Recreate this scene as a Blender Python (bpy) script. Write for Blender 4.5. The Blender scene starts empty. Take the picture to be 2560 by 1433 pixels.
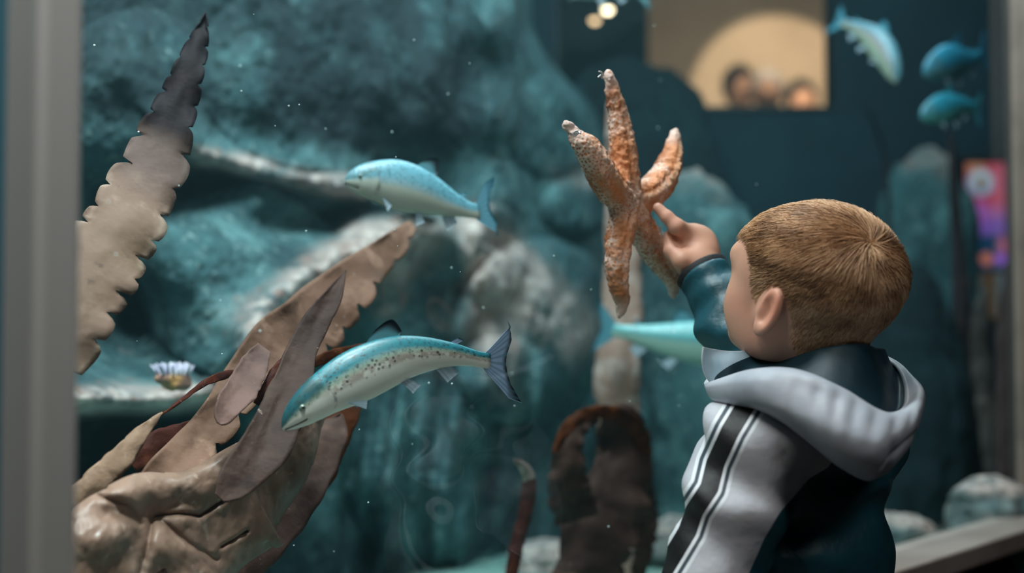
import bpy, math, random
import numpy as np
from mathutils import Vector, Matrix

# ------------------------------------------------------------------ camera, world, lights, exposure
SC = bpy.context.scene
COL = SC.collection
F = 50.0 / 36.0 * 2560.0                 # focal length in pixels of the 2560 px frame
HC = 0.88                                # camera height
PITCH = math.radians(2.5)
cam = bpy.data.cameras.new('camera'); camo = bpy.data.objects.new('camera', cam); COL.objects.link(camo)
camo.location = (0, 0, HC); camo.rotation_euler = (math.pi / 2 + PITCH, 0, 0)
cam.lens = 50; cam.sensor_width = 36; cam.clip_start = 0.05
cam.dof.use_dof = True; cam.dof.focus_distance = 1.41; cam.dof.aperture_fstop = 2.5
SC.camera = camo
SC.view_settings.view_transform = 'Standard'; SC.view_settings.look = 'None'
SC.view_settings.exposure = 0.0; SC.view_settings.gamma = 1.0; SC.view_settings.use_curve_mapping = False
w = bpy.data.worlds.new('world'); SC.world = w; w.use_nodes = True
w.node_tree.nodes['Background'].inputs[0].default_value = (0.10, 0.12, 0.14, 1)
w.node_tree.nodes['Background'].inputs[1].default_value = 0.15
SC.cycles.max_bounces = 7; SC.cycles.adaptive_threshold = 0.02; SC.cycles.transparent_max_bounces = 24; SC.cycles.volume_bounces = 0
SC.cycles.sample_clamp_indirect = 4.0

def area(name, loc, target, size, power, color, size_y=None, spread=180):
    l = bpy.data.lights.new(name, 'AREA'); l.energy = power; l.color = color
    l.shape = 'RECTANGLE'; l.size = size; l.size_y = size_y or size; l.spread = math.radians(spread)
    o = bpy.data.objects.new(name, l); COL.objects.link(o); o.location = loc
    o.rotation_euler = (Vector(target) - Vector(loc)).to_track_quat('-Z', 'Y').to_euler()
    return o
def spot(name, loc, target, power, color, angle, blend=0.5, radius=0.03):
    l = bpy.data.lights.new(name, 'SPOT'); l.energy = power; l.color = color
    l.spot_size = math.radians(angle); l.spot_blend = blend; l.shadow_soft_size = radius
    o = bpy.data.objects.new(name, l); COL.objects.link(o); o.location = loc
    o.rotation_euler = (Vector(target) - Vector(loc)).to_track_quat('-Z', 'Y').to_euler()
    return o
area('tank_light', (-0.36, 1.28, 2.30), (-0.50, 2.1, 0.7), 0.9, 44, (0.92, 0.97, 1.0), 0.3)
area('tank_light_rear', (0.25, 2.2, 2.4), (0.2, 2.9, 0.6), 0.9, 26, (0.85, 0.97, 1.0), 0.5)
area('tank_light_far', (0.95, 3.1, 2.4), (0.95, 3.3, 0.6), 0.7, 9, (0.7, 0.92, 1.0), 0.5)
area('hall_light', (-0.75, 0.20, 2.92), (0.2, 1.35, 0.9), 0.8, 48, (1.0, 0.93, 0.86), 0.9)
area('added_rear_fill', (1.2, -0.6, 2.6), (0.6, 1.4, 0.8), 0.7, 11, (0.95, 0.95, 0.95), 0.7)  # unseen fill added to brighten the jacket back and its folds
spot('post_downlight', (-0.16, 0.62, 2.3), (-0.35, 0.92, 1.42), 200, (0.90, 0.97, 1.0), 38, 1.0, 0.06)
spot('far_hall_spot', (1.45, 6.35, 2.9), (1.53, 8.2, 2.32), 260, (1.0, 0.66, 0.46), 31, 0.18, 0.02)
area('far_hall_light', (1.3, 6.6, 2.98), (1.3, 7.6, 1.2), 1.2, 42, (1.0, 0.68, 0.50), 0.8)

# ------------------------------------------------------------------ where things stand
CP, SP = math.cos(PITCH), math.sin(PITCH)
TH = math.radians(53)
GS = np.array([0.118, 1.50, 0.0])                    # a point of the glass
GD = np.array([math.cos(TH), math.sin(TH), 0.0])     # along the glass, away from the camera
GN = np.array([-math.sin(TH), math.cos(TH), 0.0])    # into the tank
CAM = np.array([0, 0, HC])
def ray(px, py):
    x = (np.asarray(px, float) - 1280) / F; y = (716.5 - np.asarray(py, float)) / F
    return np.stack(np.broadcast_arrays(x, CP - y * SP, SP + y * CP), -1)
def P(px, py, d):
    """point seen at a pixel, d metres deep"""
    return CAM + ray(px, py) * np.asarray(d, float)[..., None]
def G(px, py, s):
    """point seen at a pixel, s metres behind the glass"""
    r = ray(px, py)
    k = (np.asarray(s, float) - (CAM - GS) @ GN) / (r @ GN)
    return CAM + r * k[..., None]
def T(t, s, z):
    """t metres along the glass, s metres behind it, z metres up"""
    p = GS + GD * t + GN * s
    return np.array([p[0], p[1], z])
def proj(p):
    q = np.asarray(p, float) - CAM
    d = q[..., 1] * CP + q[..., 2] * SP; u = -q[..., 1] * SP + q[..., 2] * CP
    return np.stack([1280 + F * q[..., 0] / d, 716.5 - F * u / d, d], -1)

# ------------------------------------------------------------------ helpers: colour, materials
def C(h):
    h = h.lstrip('#'); v = [int(h[i:i + 2], 16) / 255 for i in (0, 2, 4)]
    return tuple((c / 12.92 if c < .04045 else ((c + .055) / 1.055) ** 2.4) for c in v) + (1.0,)
class NT:
    def __init__(s, name):
        s.m = bpy.data.materials.new(name); s.m.use_nodes = True; s.t = s.m.node_tree
        s.b = s.t.nodes['Principled BSDF']; s.out = s.t.nodes['Material Output']; s.co = {}
    def n(s, typ, **kw):
        x = s.t.nodes.new(typ)
        for k, v in kw.items(): setattr(x, k, v)
        return x
    def l(s, a, b): s.t.links.new(a, b)
    def coord(s, kind, stretch=None):
        key = (kind, stretch)
        if key in s.co: return s.co[key]
        if kind == 'obj': o = s.n('ShaderNodeTexCoord').outputs['Object']
        else:
            a = s.n('ShaderNodeAttribute'); a.attribute_name = kind; o = a.outputs['Vector']
        if stretch:
            mp = s.n('ShaderNodeMapping'); mp.inputs['Scale'].default_value = stretch
            s.l(o, mp.inputs['Vector']); o = mp.outputs[0]
        s.co[key] = o; return o
    def ramp(s, sock, lo, hi):
        r = s.n('ShaderNodeMapRange'); r.interpolation_type = 'SMOOTHSTEP'
        inv = lo > hi
        r.inputs['From Min'].default_value = min(lo, hi); r.inputs['From Max'].default_value = max(lo, hi)
        r.inputs['To Min'].default_value = 1.0 if inv else 0.0; r.inputs['To Max'].default_value = 0.0 if inv else 1.0
        s.l(sock, r.inputs['Value']); return r.outputs['Result']
    def fac(s, f, src='obj'):
        if isinstance(f, (int, float)): return f
        k = f[0]
        if k == 'n':                       # ('n', scale, lo, hi, detail, stretch, coord)
            x = s.n('ShaderNodeTexNoise'); x.inputs['Scale'].default_value = f[1]
            x.inputs['Detail'].default_value = f[4] if len(f) > 4 else 4
            x.inputs['Roughness'].default_value = 0.6
            s.l(s.coord(f[6] if len(f) > 6 else src, f[5] if len(f) > 5 else None), x.inputs['Vector'])
            return s.ramp(x.outputs['Fac'], f[2], f[3])
        if k == 'v':                       # ('v', scale, lo, hi, stretch)
            x = s.n('ShaderNodeTexVoronoi'); x.inputs['Scale'].default_value = f[1]
            s.l(s.coord(src, f[4] if len(f) > 4 else None), x.inputs['Vector'])
            return s.ramp(x.outputs['Distance'], f[2], f[3])
        if k == 'a':                       # ('a', attribute, lo, hi)
            a = s.n('ShaderNodeAttribute'); a.attribute_name = f[1]
            return s.ramp(a.outputs['Fac'], f[2], f[3])
        if k in 'xyz':                     # component of the coordinate
            sp = s.n('ShaderNodeSeparateXYZ'); s.l(s.coord(src), sp.inputs[0])
            return s.ramp(sp.outputs['xyz'.index(k)], f[1], f[2])
        if k == 'c': return f[1]
def M(name, color, rough=.5, spec=.5, layers=(), bump=(), sss=0, coat=0, metal=0, emit=None, src='obj', trans=0, sheen=0, rlayers=()):
    s = NT(name); b = s.b
    rgb = s.n('ShaderNodeRGB'); rgb.outputs[0].default_value = color if len(color) == 4 else C(color)
    cur = rgb.outputs[0]
    def prod(fs):
        o = None
        for f in fs:
            v = s.fac(f, src)
            if o is None: o = v; continue
            mm = s.n('ShaderNodeMath', operation='MULTIPLY')
            for i, q in enumerate((o, v)):
                if isinstance(q, (int, float)): mm.inputs[i].default_value = q
                else: s.l(q, mm.inputs[i])
            o = mm.outputs[0]
        return o
    for col, fs in layers:
        mx = s.n('ShaderNodeMix', data_type='RGBA')
        v = prod(fs)
        if isinstance(v, (int, float)): mx.inputs[0].default_value = v
        else: s.l(v, mx.inputs[0])
        s.l(cur, mx.inputs[6]); mx.inputs[7].default_value = C(col)
        cur = mx.outputs[2]
    s.l(cur, b.inputs['Base Color'])
    b.inputs['Roughness'].default_value = rough; b.inputs['Specular IOR Level'].default_value = spec
    b.inputs['Metallic'].default_value = metal
    if rlayers:
        r = s.fac(rlayers[0], src); mr = s.n('ShaderNodeMapRange'); s.l(r, mr.inputs['Value'])
        mr.inputs['To Min'].default_value = rough; mr.inputs['To Max'].default_value = rlayers[1]
        s.l(mr.outputs[0], b.inputs['Roughness'])
    if sss:
        b.inputs['Subsurface Weight'].default_value = sss; b.inputs['Subsurface Radius'].default_value = (1, .35, .2)
        b.inputs['Subsurface Scale'].default_value = .006
    if coat: b.inputs['Coat Weight'].default_value = coat; b.inputs['Coat Roughness'].default_value = .2
    if sheen: b.inputs['Sheen Weight'].default_value = sheen
    if emit: b.inputs['Emission Color'].default_value = C(emit[0]); b.inputs['Emission Strength'].default_value = emit[1]
    nrm = None
    for bp in bump:                        # (scale, strength, distance, detail, stretch)
        x = s.n('ShaderNodeTexNoise'); x.inputs['Scale'].default_value = bp[0]
        x.inputs['Detail'].default_value = bp[3] if len(bp) > 3 else 4
        s.l(s.coord(src, bp[4] if len(bp) > 4 else None), x.inputs['Vector'])
        bm = s.n('ShaderNodeBump'); bm.inputs['Strength'].default_value = bp[1]; bm.inputs['Distance'].default_value = bp[2]
        s.l(x.outputs['Fac'], bm.inputs['Height'])
        if nrm: s.l(nrm, bm.inputs['Normal'])
        nrm = bm.outputs[0]
    if nrm: s.l(nrm, b.inputs['Normal'])
    if trans:                              # thin leaf-like translucency
        tr = s.n('ShaderNodeBsdfTranslucent'); s.l(cur, tr.inputs[0])
        mx = s.n('ShaderNodeMixShader'); mx.inputs[0].default_value = trans
        s.l(b.outputs[0], mx.inputs[1]); s.l(tr.outputs[0], mx.inputs[2]); s.l(mx.outputs[0], s.out.inputs['Surface'])
    return s.m

# ------------------------------------------------------------------ helpers: objects
def root_loc(o):
    v = Vector((0, 0, 0))
    while o: v += o.location; o = o.parent
    return np.array(v)
def mk(name, verts, faces, mat, parent=None, label=None, cat=None, group=None, kind=None, attrs=None, smooth=True, loc=None):
    verts = np.asarray(verts, np.float64)
    if parent is not None: base = root_loc(parent)
    else: base = np.array(loc) if loc is not None else np.zeros(3)
    me = bpy.data.meshes.new(name)
    lv = verts - base
    if isinstance(faces, np.ndarray):
        k = faces.shape[1]; nf = len(faces)
        me.vertices.add(len(lv)); me.vertices.foreach_set('co', lv.astype(np.float32).ravel())
        me.loops.add(nf * k); me.loops.foreach_set('vertex_index', faces.astype(np.int32).ravel())
        me.polygons.add(nf); me.polygons.foreach_set('loop_start', np.arange(0, nf * k, k, dtype=np.int32))
        me.update(calc_edges=True)
    else:
        me.from_pydata([tuple(v) for v in lv], [], faces); me.update()
    if smooth and len(me.polygons): me.polygons.foreach_set('use_smooth', np.ones(len(me.polygons), bool))
    for k, v in (attrs or {}).items():
        v = np.asarray(v, np.float32)
        if v.ndim == 1: me.attributes.new(k, 'FLOAT', 'POINT').data.foreach_set('value', v)
        else: me.attributes.new(k, 'FLOAT_VECTOR', 'POINT').data.foreach_set('vector', v.ravel())
    for m in (mat if isinstance(mat, (list, tuple)) else [mat]): me.materials.append(m)
    o = bpy.data.objects.new(name, me); COL.objects.link(o)
    if parent is not None: o.parent = parent
    else: o.location = base
    return tag(o, label, cat, group, kind)
def tag(o, label=None, cat=None, group=None, kind=None):
    if label: o['label'] = label
    if cat: o['category'] = cat
    if group: o['group'] = group
    if kind: o['kind'] = kind
    return o
def thing(name, label, cat, loc, group=None):
    o = bpy.data.objects.new(name, None); COL.objects.link(o); o.location = tuple(loc); o.empty_display_size = .05
    return tag(o, label, cat, group)
def grid_faces(nu, nv, closed_v=False, closed_u=False):
    i = np.arange(nu if closed_u else nu - 1)[:, None]; j = np.arange(nv if closed_v else nv - 1)[None, :]
    i2 = (i + 1) % nu; j2 = (j + 1) % nv
    f = np.stack([i * nv + j, i * nv + j2, i2 * nv + j2, i2 * nv + j], -1)
    return f.reshape(-1, 4)
def boxv(c, ex, ey, ez, bev=0):
    """box from a centre and three half-extent vectors, edges bevelled"""
    c, ex, ey, ez = map(lambda a: np.asarray(a, float), (c, ex, ey, ez))
    vs = [c + sx * ex + sy * ey + sz * ez for sx in (-1, 1) for sy in (-1, 1) for sz in (-1, 1)]
    fs = [(0, 1, 3, 2), (4, 6, 7, 5), (0, 4, 5, 1), (2, 3, 7, 6), (0, 2, 6, 4), (1, 5, 7, 3)]
    return vs, fs
def box(name, c, ex, ey, ez, mat, bevel=0.0, **kw):
    vs, fs = boxv(c, ex, ey, ez)
    o = mk(name, vs, fs, mat, smooth=False, **kw)
    if bevel:
        m = o.modifiers.new('bevel', 'BEVEL'); m.width = bevel; m.segments = 3
    return o
def join(parts):
    vs = []; fs = []; n = 0
    for v, f in parts:
        v = np.asarray(v, float); vs.append(v); fs += [tuple(int(i) + n for i in q) for q in f]; n += len(v)
    return np.concatenate(vs), fs

# ------------------------------------------------------------------ helpers: noise, interpolation
def _hash(ix, iy, iz, seed):
    h = (ix * 374761393 + iy * 668265263 + iz * 2147483647 + seed * 144269504) & 0xffffffff
    h = ((h ^ (h >> 13)) * 1274126177) & 0xffffffff
    h = h ^ (h >> 16)
    return (h & 0xffff) / 65535.0
def vnoise(p, seed=0):
    p = np.asarray(p, float); i = np.floor(p).astype(np.int64); f = p - i; f = f * f * (3 - 2 * f)
    r = 0
    for dx in (0, 1):
        for dy in (0, 1):
            for dz in (0, 1):
                wgt = (f[..., 0] if dx else 1 - f[..., 0]) * (f[..., 1] if dy else 1 - f[..., 1]) * (f[..., 2] if dz else 1 - f[..., 2])
                r = r + wgt * _hash(i[..., 0] + dx, i[..., 1] + dy, i[..., 2] + dz, seed)
    return r * 2 - 1
def fbm(p, scale=1, octv=4, seed=0, gain=.5):
    p = np.asarray(p, float) * scale; a = 1.0; r = 0
    for k in range(octv):
        r = r + a * vnoise(p + 17.3 * k, seed + k); a *= gain; p = p * 2.03
    return r
def ip(x, tab):
    """smooth interpolation of a table [(x, y), ...]"""
    xs = np.array([a[0] for a in tab], float); ys = np.array([a[1] for a in tab], float)
    x = np.clip(np.asarray(x, float), xs[0], xs[-1])
    m = np.gradient(ys, xs); k = np.clip(np.searchsorted(xs, x) - 1, 0, len(xs) - 2)
    h = xs[k + 1] - xs[k]; t = (x - xs[k]) / h
    return ((2 * t**3 - 3 * t**2 + 1) * ys[k] + (t**3 - 2 * t**2 + t) * h * m[k] + (-2 * t**3 + 3 * t**2) * ys[k + 1] + (t**3 - t**2) * h * m[k + 1])
def spline(pts, n, closed=False):
    """catmull-rom through points, n samples"""
    p = np.asarray(pts, float); N = len(p)
    if closed: u = np.linspace(0, N, n, endpoint=False)
    else: u = np.linspace(0, N - 1, n)
    i = np.floor(u).astype(int); 
    if not closed: i = np.minimum(i, N - 2)
    t = (u - i)[:, None]
    def at(k): return p[k % N] if closed else p[np.clip(k, 0, N - 1)]
    p0, p1, p2, p3 = at(i - 1), at(i), at(i + 1), at(i + 2)
    return .5 * (2 * p1 + (p2 - p0) * t + (2 * p0 - 5 * p1 + 4 * p2 - p3) * t**2 + (3 * p1 - p0 - 3 * p2 + p3) * t**3)
def ss(x, a, b):
    t = np.clip((x - a) / (b - a), 0, 1); return t * t * (3 - 2 * t)
def pdist(x, y, pts):
    """distance and side to a polyline in 2-D"""
    best = np.full(np.shape(x), 1e9); side = np.zeros(np.shape(x))
    pts = np.asarray(pts, float)
    for a, b in zip(pts[:-1], pts[1:]):
        dx, dy = b - a; L = dx * dx + dy * dy
        t = np.clip(((x - a[0]) * dx + (y - a[1]) * dy) / L, 0, 1)
        ex, ey = x - a[0] - t * dx, y - a[1] - t * dy; d = np.hypot(ex, ey); c = dx * ey - dy * ex
        m = d < best; best = np.where(m, d, best); side = np.where(m, np.sign(c), side)
    return best, side

# ------------------------------------------------------------------ helpers: implicit surfaces
def smin(a, b, k):
    h = np.maximum(k - np.abs(a - b), 0) / k; return np.minimum(a, b) - h * h * k * .25
def smax(a, b, k): return -smin(-a, -b, k)
def ell(p, c, r):
    q = p - np.asarray(c, float); r = np.asarray(r, float)
    k0 = np.sqrt(((q / r) ** 2).sum(-1)); k1 = np.sqrt(((q / r**2) ** 2).sum(-1)) + 1e-9
    return k0 * (k0 - 1) / k1
def cap(p, a, b, ra, rb):
    a = np.asarray(a, float); b = np.asarray(b, float); ab = b - a
    t = np.clip(((p - a) @ ab) / (ab @ ab), 0, 1)
    return np.sqrt(((p - a - t[..., None] * ab) ** 2).sum(-1)) - (ra + (rb - ra) * t)
def chain(p, pts, rs, k=.01):
    d = None
    for i in range(len(pts) - 1):
        e = cap(p, pts[i], pts[i + 1], rs[i], rs[i + 1])
        d = e if d is None else smin(d, e, k)
    return d
def nets(f, lo, hi, h, newton=1):
    """mesh of the zero surface of f: vertices, quads"""
    lo = np.asarray(lo, float); hi = np.asarray(hi, float); K = 6
    nb = np.ceil((hi - lo) / (h * K)).astype(int); n = nb * K + 1
    bi = np.stack(np.meshgrid(*[np.arange(k) for k in nb], indexing='ij'), -1).reshape(-1, 3)
    bc = f(lo + (bi + .5) * K * h)
    Fv = np.repeat(np.repeat(np.repeat(bc.reshape(nb), K, 0), K, 1), K, 2)
    Fv = np.pad(Fv, ((0, 1),) * 3, mode='edge')
    near = bi[np.abs(bc) < K * h * 1.35 + .004]
    off = np.stack(np.meshgrid(*[np.arange(K + 1)] * 3, indexing='ij'), -1).reshape(-1, 3)
    idx = (near[:, None, :] * K + off[None]).reshape(-1, 3)
    flat = np.unique((idx[:, 0] * n[1] + idx[:, 1]) * n[2] + idx[:, 2])
    gx, r = np.divmod(flat, n[1] * n[2]); gy, gz = np.divmod(r, n[2])
    pts = lo + np.stack([gx, gy, gz], -1) * h
    val = np.concatenate([f(pts[i:i + 400000]) for i in range(0, len(pts), 400000)])
    Fv = Fv.astype(np.float32); Fv.reshape(-1)[flat] = val
    S = Fv < 0
    cnt = sum(S[a:n[0] - 1 + a, b:n[1] - 1 + b, c:n[2] - 1 + c].astype(np.int8) for a in (0, 1) for b in (0, 1) for c in (0, 1))
    act = np.argwhere((cnt > 0) & (cnt < 8))
    ID = np.full(cnt.shape, -1, np.int32); ID[tuple(act.T)] = np.arange(len(act))
    acc = np.zeros((len(act), 3)); num = np.zeros(len(act))
    cs = [(a, b, c) for a in (0, 1) for b in (0, 1) for c in (0, 1)]
    for a in cs:
        for b in cs:
            if sum(abs(x - y) for x, y in zip(a, b)) != 1 or a > b: continue
            fa = Fv[tuple((act + a).T)]; fb = Fv[tuple((act + b).T)]
            m = (fa < 0) != (fb < 0)
            t = np.where(m, fa / np.where(m, fa - fb, 1), 0)[:, None]
            acc += np.where(m[:, None], np.array(a) + t * (np.array(b) - np.array(a)), 0); num += m
    V = lo + (act + acc / num[:, None]) * h
    Q = []
    for ax in range(3):
        o1, o2 = [(1, 2), (2, 0), (0, 1)][ax]
        sl = [slice(1, n[k] - 1) for k in range(3)]; sl[ax] = slice(0, n[ax] - 1)
        s2 = list(sl); s2[ax] = slice(1, n[ax])
        A = S[tuple(sl)]; B = S[tuple(s2)]; e = np.argwhere(A != B)
        if not len(e): continue
        g = e + np.array([s.start for s in sl]); flip = A[tuple(e.T)]
        d1 = np.zeros(3, int); d1[o1] = 1; d2 = np.zeros(3, int); d2[o2] = 1
        q = np.stack([ID[tuple((g - d1 - d2).T)], ID[tuple((g - d2).T)], ID[tuple(g.T)], ID[tuple((g - d1).T)]], -1)
        q = np.where(flip[:, None], q, q[:, ::-1]); Q.append(q)
    Q = np.concatenate(Q); Q = Q[(Q >= 0).all(1)]
    for _ in range(newton):
        e = h * .5; v0 = f(V)
        gr = np.stack([f(V + np.eye(3)[k] * e) - f(V - np.eye(3)[k] * e) for k in range(3)], -1) / (2 * e)
        g2 = (gr**2).sum(-1) + 1e-6
        V = V - np.clip(v0 / g2, -h, h)[:, None] * gr * .9
    return V, Q
# ------------------------------------------------------------------ the hall and the shell of the tank
X = np.array([1., 0, 0]); Y = np.array([0, 1., 0]); Z = np.array([0, 0, 1.])
dark_paint = M('dark_wall_paint', '#14181a', .7, bump=[(60, .15, .002)])
navy_paint = M('navy_tank_paint', '#0f2833', .85, layers=[('#153440', [('n', 3, .45, .7, 3)])], bump=[(12, .3, .01)])
teal_paint = M('teal_hall_paint', '#0d4550', .75, bump=[(80, .1, .002)])
floor_mat = M('dark_hall_floor', '#23211f', .35, layers=[('#2e2a27', [('n', 6, .4, .6)])])
ceil_mat = M('dark_ceiling_paint', '#1a1b1c', .9)
sand = M('pale_tank_sand', '#7fa59c', .9, layers=[('#b7bfae', [('n', 18, .5, .7)]), ('#41706c', [('n', 5, .5, .62)])], bump=[(60, .5, .01)])
ZT = 2.2; ZS = 0.585; ZF = 0.46
def plank(name, t0, t1, s0, s1, z0, z1, mat, bevel=0, **kw):
    return box(name, T((t0 + t1) / 2, (s0 + s1) / 2, (z0 + z1) / 2), GD * (t1 - t0) / 2, GN * (s1 - s0) / 2, Z * (z1 - z0) / 2, mat, bevel, **kw)
box('floor', (0.6, 2.2, -0.05), X * 4.6, Y * 7.2, Z * .05, floor_mat, kind='structure')
box('ceiling', (0.6, 2.2, 3.05), X * 4.6, Y * 7.2, Z * .05, ceil_mat, kind='structure')
box('wall_rear', (0.6, -4.9, 1.5), X * 4.6, Y * .05, Z * 1.5, dark_paint, kind='structure')
box('wall_right', (3.9, 1.6, 1.5), X * .05, Y * 6.5, Z * 1.5, dark_paint, kind='structure')
# the wall the tank is set in: below the glass, above it, teal wall left of the post
plank('wall_front', -1.25, 1.75, 0.0, 0.06, 0, ZS - .03, dark_paint, kind='structure')
plank('wall_top', -1.25, 1.75, 0.0, 0.06, ZT, 3.0, dark_paint, kind='structure')
PA = proj(T(0, 0, 1.0))
tl = -0.735                                               # where the glass ends at the left post
t_of = lambda px, s=0.0: float((G(px, 716, s) - GS) @ GD)
TL = t_of(206, -.055); TL2 = t_of(92, -.055)
plank('wall_left', TL - 1.6, TL - .012, -.02, .05, 0, 3.0, teal_paint, kind='structure')
steel = M('brushed_post_metal', '#bdbbb6', .45, metal=.25, layers=[('#a09d97', [('n', 3, .4, .6, 3, (1, 1, .1))])], bump=[(200, .05, .0005, 2, (1, 1, .02))])
post_l = plank('trim_1', TL2, TL, -.055, .07, 0, 3.0, steel, .006, kind='structure')
TR = t_of(2532, .012)
taupe = M('taupe_frame_metal', '#75695f', .5, metal=.15, layers=[('#675c54', [('n', 8, .4, .6)])])
plank('trim_2', TR, TR + .12, -.05, .012, 0, 3.0, taupe, .005, kind='structure')
sill_m = M('taupe_sill_metal', '#b3a59d', .42, metal=.1, layers=[('#a09289', [('n', 5, .4, .6)])])
plank('trim_3', TL, TR, -.072, .03, ZS - .032, ZS, sill_m, .004, kind='structure')
plank('wall_right_of_tank', TR + .12, TR + 2.75, -.02, .06, 0, 3.0, dark_paint, kind='structure')
for o in bpy.data.objects:
    if o.name == 'wall_right_of_tank': o.name = 'wall_side'
# glass: a clear pane with real Fresnel reflection
g = NT('clear_glass'); tb = g.n('ShaderNodeBsdfTransparent'); tb.inputs[0].default_value = (.96, .985, .98, 1)
gb = g.n('ShaderNodeBsdfGlossy'); gb.inputs['Roughness'].default_value = 0.0
fr = g.n('ShaderNodeFresnel'); fr.inputs[0].default_value = 1.33
geo = g.n('ShaderNodeNewGeometry'); inv = g.n('ShaderNodeMath', operation='SUBTRACT'); inv.inputs[0].default_value = 1.0; g.l(geo.outputs['Backfacing'], inv.inputs[1])
fm_ = g.n('ShaderNodeMath', operation='MULTIPLY'); g.l(inv.outputs[0], fm_.inputs[0]); g.l(fr.outputs[0], fm_.inputs[1])
mx = g.n('ShaderNodeMixShader'); g.l(fm_.outputs[0], mx.inputs[0]); g.l(tb.outputs[0], mx.inputs[1]); g.l(gb.outputs[0], mx.inputs[2])
g.l(mx.outputs[0], g.out.inputs['Surface'])
q = [T(TL, 0, ZS), T(TR, 0, ZS), T(TR, 0, ZT), T(TL, 0, ZT)]
plank('window_1', TL - .01, TR + .01, 0.0, 0.012, ZS - .005, ZT + .01, g.m, kind='structure')
# tank floor, back walls with one window to the next hall and one small added window
YB = 4.35
FP = [T(TL - .9, .06, 0), T(TR + .3, .06, 0)]
ff = [T(-1.9, .065, 0), T(TR + .2, .065, 0), np.array([1.98, YB, 0]), np.array([-2.4, YB, 0])]
ea, eb = T(TR + .24, .065, 1.3), np.array([2.02, YB, 1.3]); ev = (eb - ea) / 2; en = np.cross(ev, Z); en /= np.linalg.norm(en)
box('wall_end', (ea + eb) / 2, ev, en * .02, Z * 1.3, navy_paint, kind='structure')
vs = [np.array([p[0], p[1], z]) for z in (.36, ZF) for p in ff]
mk('floor_tank', vs, [(3, 2, 1, 0), (4, 5, 6, 7), (0, 1, 5, 4), (1, 2, 6, 5), (2, 3, 7, 6), (3, 0, 4, 7)], sand, kind='structure', smooth=False)
W1 = (P(1395, 268, YB), P(2086, 268, YB)); w1x0, w1x1, w1z = W1[0][0], W1[1][0], W1[0][2]
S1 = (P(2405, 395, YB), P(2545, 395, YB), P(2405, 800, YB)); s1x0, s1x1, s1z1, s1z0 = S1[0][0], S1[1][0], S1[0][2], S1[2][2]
def seg(name, x0, x1, z0, z1):
    box(name, ((x0 + x1) / 2, YB + .05, (z0 + z1) / 2), X * (x1 - x0) / 2, Y * .05, Z * (z1 - z0) / 2, navy_paint, kind='structure')
seg('wall_back', -2.4, w1x0, 0, 3.0); seg('wall_back', w1x0, w1x1, 0, w1z); seg('wall_back', w1x1, s1x0, 0, 3.0)
seg('wall_back', s1x0, s1x1, 0, s1z0); seg('wall_back', s1x0, s1x1, s1z1, 3.0); seg('wall_back', s1x1, 2.9, 0, 3.0)
black_trim = M('black_window_trim', '#101316', .5)
def frame(name, x0, x1, z0, z1, wd=.006):
    ps = [boxv(((x0 + x1) / 2, YB - .004, z0), X * ((x1 - x0) / 2 + wd), Y * .01, Z * wd), boxv((x0 - wd / 2, YB - .004, (z0 + z1) / 2), X * wd / 2, Y * .01, Z * (z1 - z0) / 2),
          boxv((x1 + wd / 2, YB - .004, (z0 + z1) / 2), X * wd / 2, Y * .01, Z * (z1 - z0) / 2), boxv(((x0 + x1) / 2, YB - .004, z1), X * ((x1 - x0) / 2 + wd), Y * .01, Z * wd)]
    v, f_ = join(ps)
    return mk(name, v, f_, black_trim, kind='structure', smooth=False)
frame('window_2', w1x0, w1x1, w1z, 2.6); frame('added_window', s1x0, s1x1, s1z0, s1z1)
g2 = g.m.copy(); g2.name = 'submerged_glass'                             # water against glass hardly reflects
for nd in g2.node_tree.nodes:
    if nd.type == 'FRESNEL': nd.inputs[0].default_value = 1.06
pane = lambda n, x0, x1, z0, z1, par: mk(n, *boxv(((x0 + x1) / 2, YB + .03, (z0 + z1) / 2), X * (x1 - x0) / 2, Y * .004, Z * (z1 - z0) / 2), g2, parent=par, smooth=False)
pane('pane', w1x0, w1x1, w1z, 2.6, bpy.data.objects['window_2']); pane('pane', s1x0, s1x1, s1z0, s1z1, bpy.data.objects['added_window'])
# the hall beyond
tan_wall = M('tan_plaster', '#b5a18c', .9, layers=[('#a8947e', [('n', 2, .4, .7)])])
box('wall_far', (1.0, 8.25, 1.5), X * 3.4, Y * .05, Z * 1.5, tan_wall, kind='structure')
box('floor_gallery', (1.0, 7.3, .325), X * 2.8, Y * .9, Z * .325, floor_mat, kind='structure')
teal_dark = M('dark_teal_partition', '#12262b', .8)
pw = P(1620, 50, 5.9)
box('wall_partition', (pw[0] - .75, 5.9, 1.5), X * .75, Y * .05, Z * 1.5, teal_dark, kind='structure')
# two small hall lamps hung before the partition
lamp_glow = NT('warm_lamp_glow'); em = lamp_glow.n('ShaderNodeEmission'); em.inputs[0].default_value = (1, .66, .42, 1); em.inputs[1].default_value = 13
lamp_glow.l(em.outputs[0], lamp_glow.out.inputs['Surface'])
em2m = NT('dim_lamp_glow'); em2 = em2m.n('ShaderNodeEmission'); em2.inputs[0].default_value = (1, .55, .30, 1); em2.inputs[1].default_value = 5
em2m.l(em2.outputs[0], em2m.out.inputs['Surface'])
def sphere(c, r, nu=14, nv=20, sq=(1, 1, 1)):
    u = np.linspace(0, math.pi, nu); v = np.linspace(0, 2 * math.pi, nv, endpoint=False)
    p = np.stack([np.sin(u)[:, None] * np.cos(v), np.sin(u)[:, None] * np.sin(v), np.cos(u)[:, None] * np.ones(nv)], -1)
    return np.asarray(c) + p.reshape(-1, 3) * r * np.asarray(sq), grid_faces(nu, nv, True)[:, ::-1]
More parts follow.
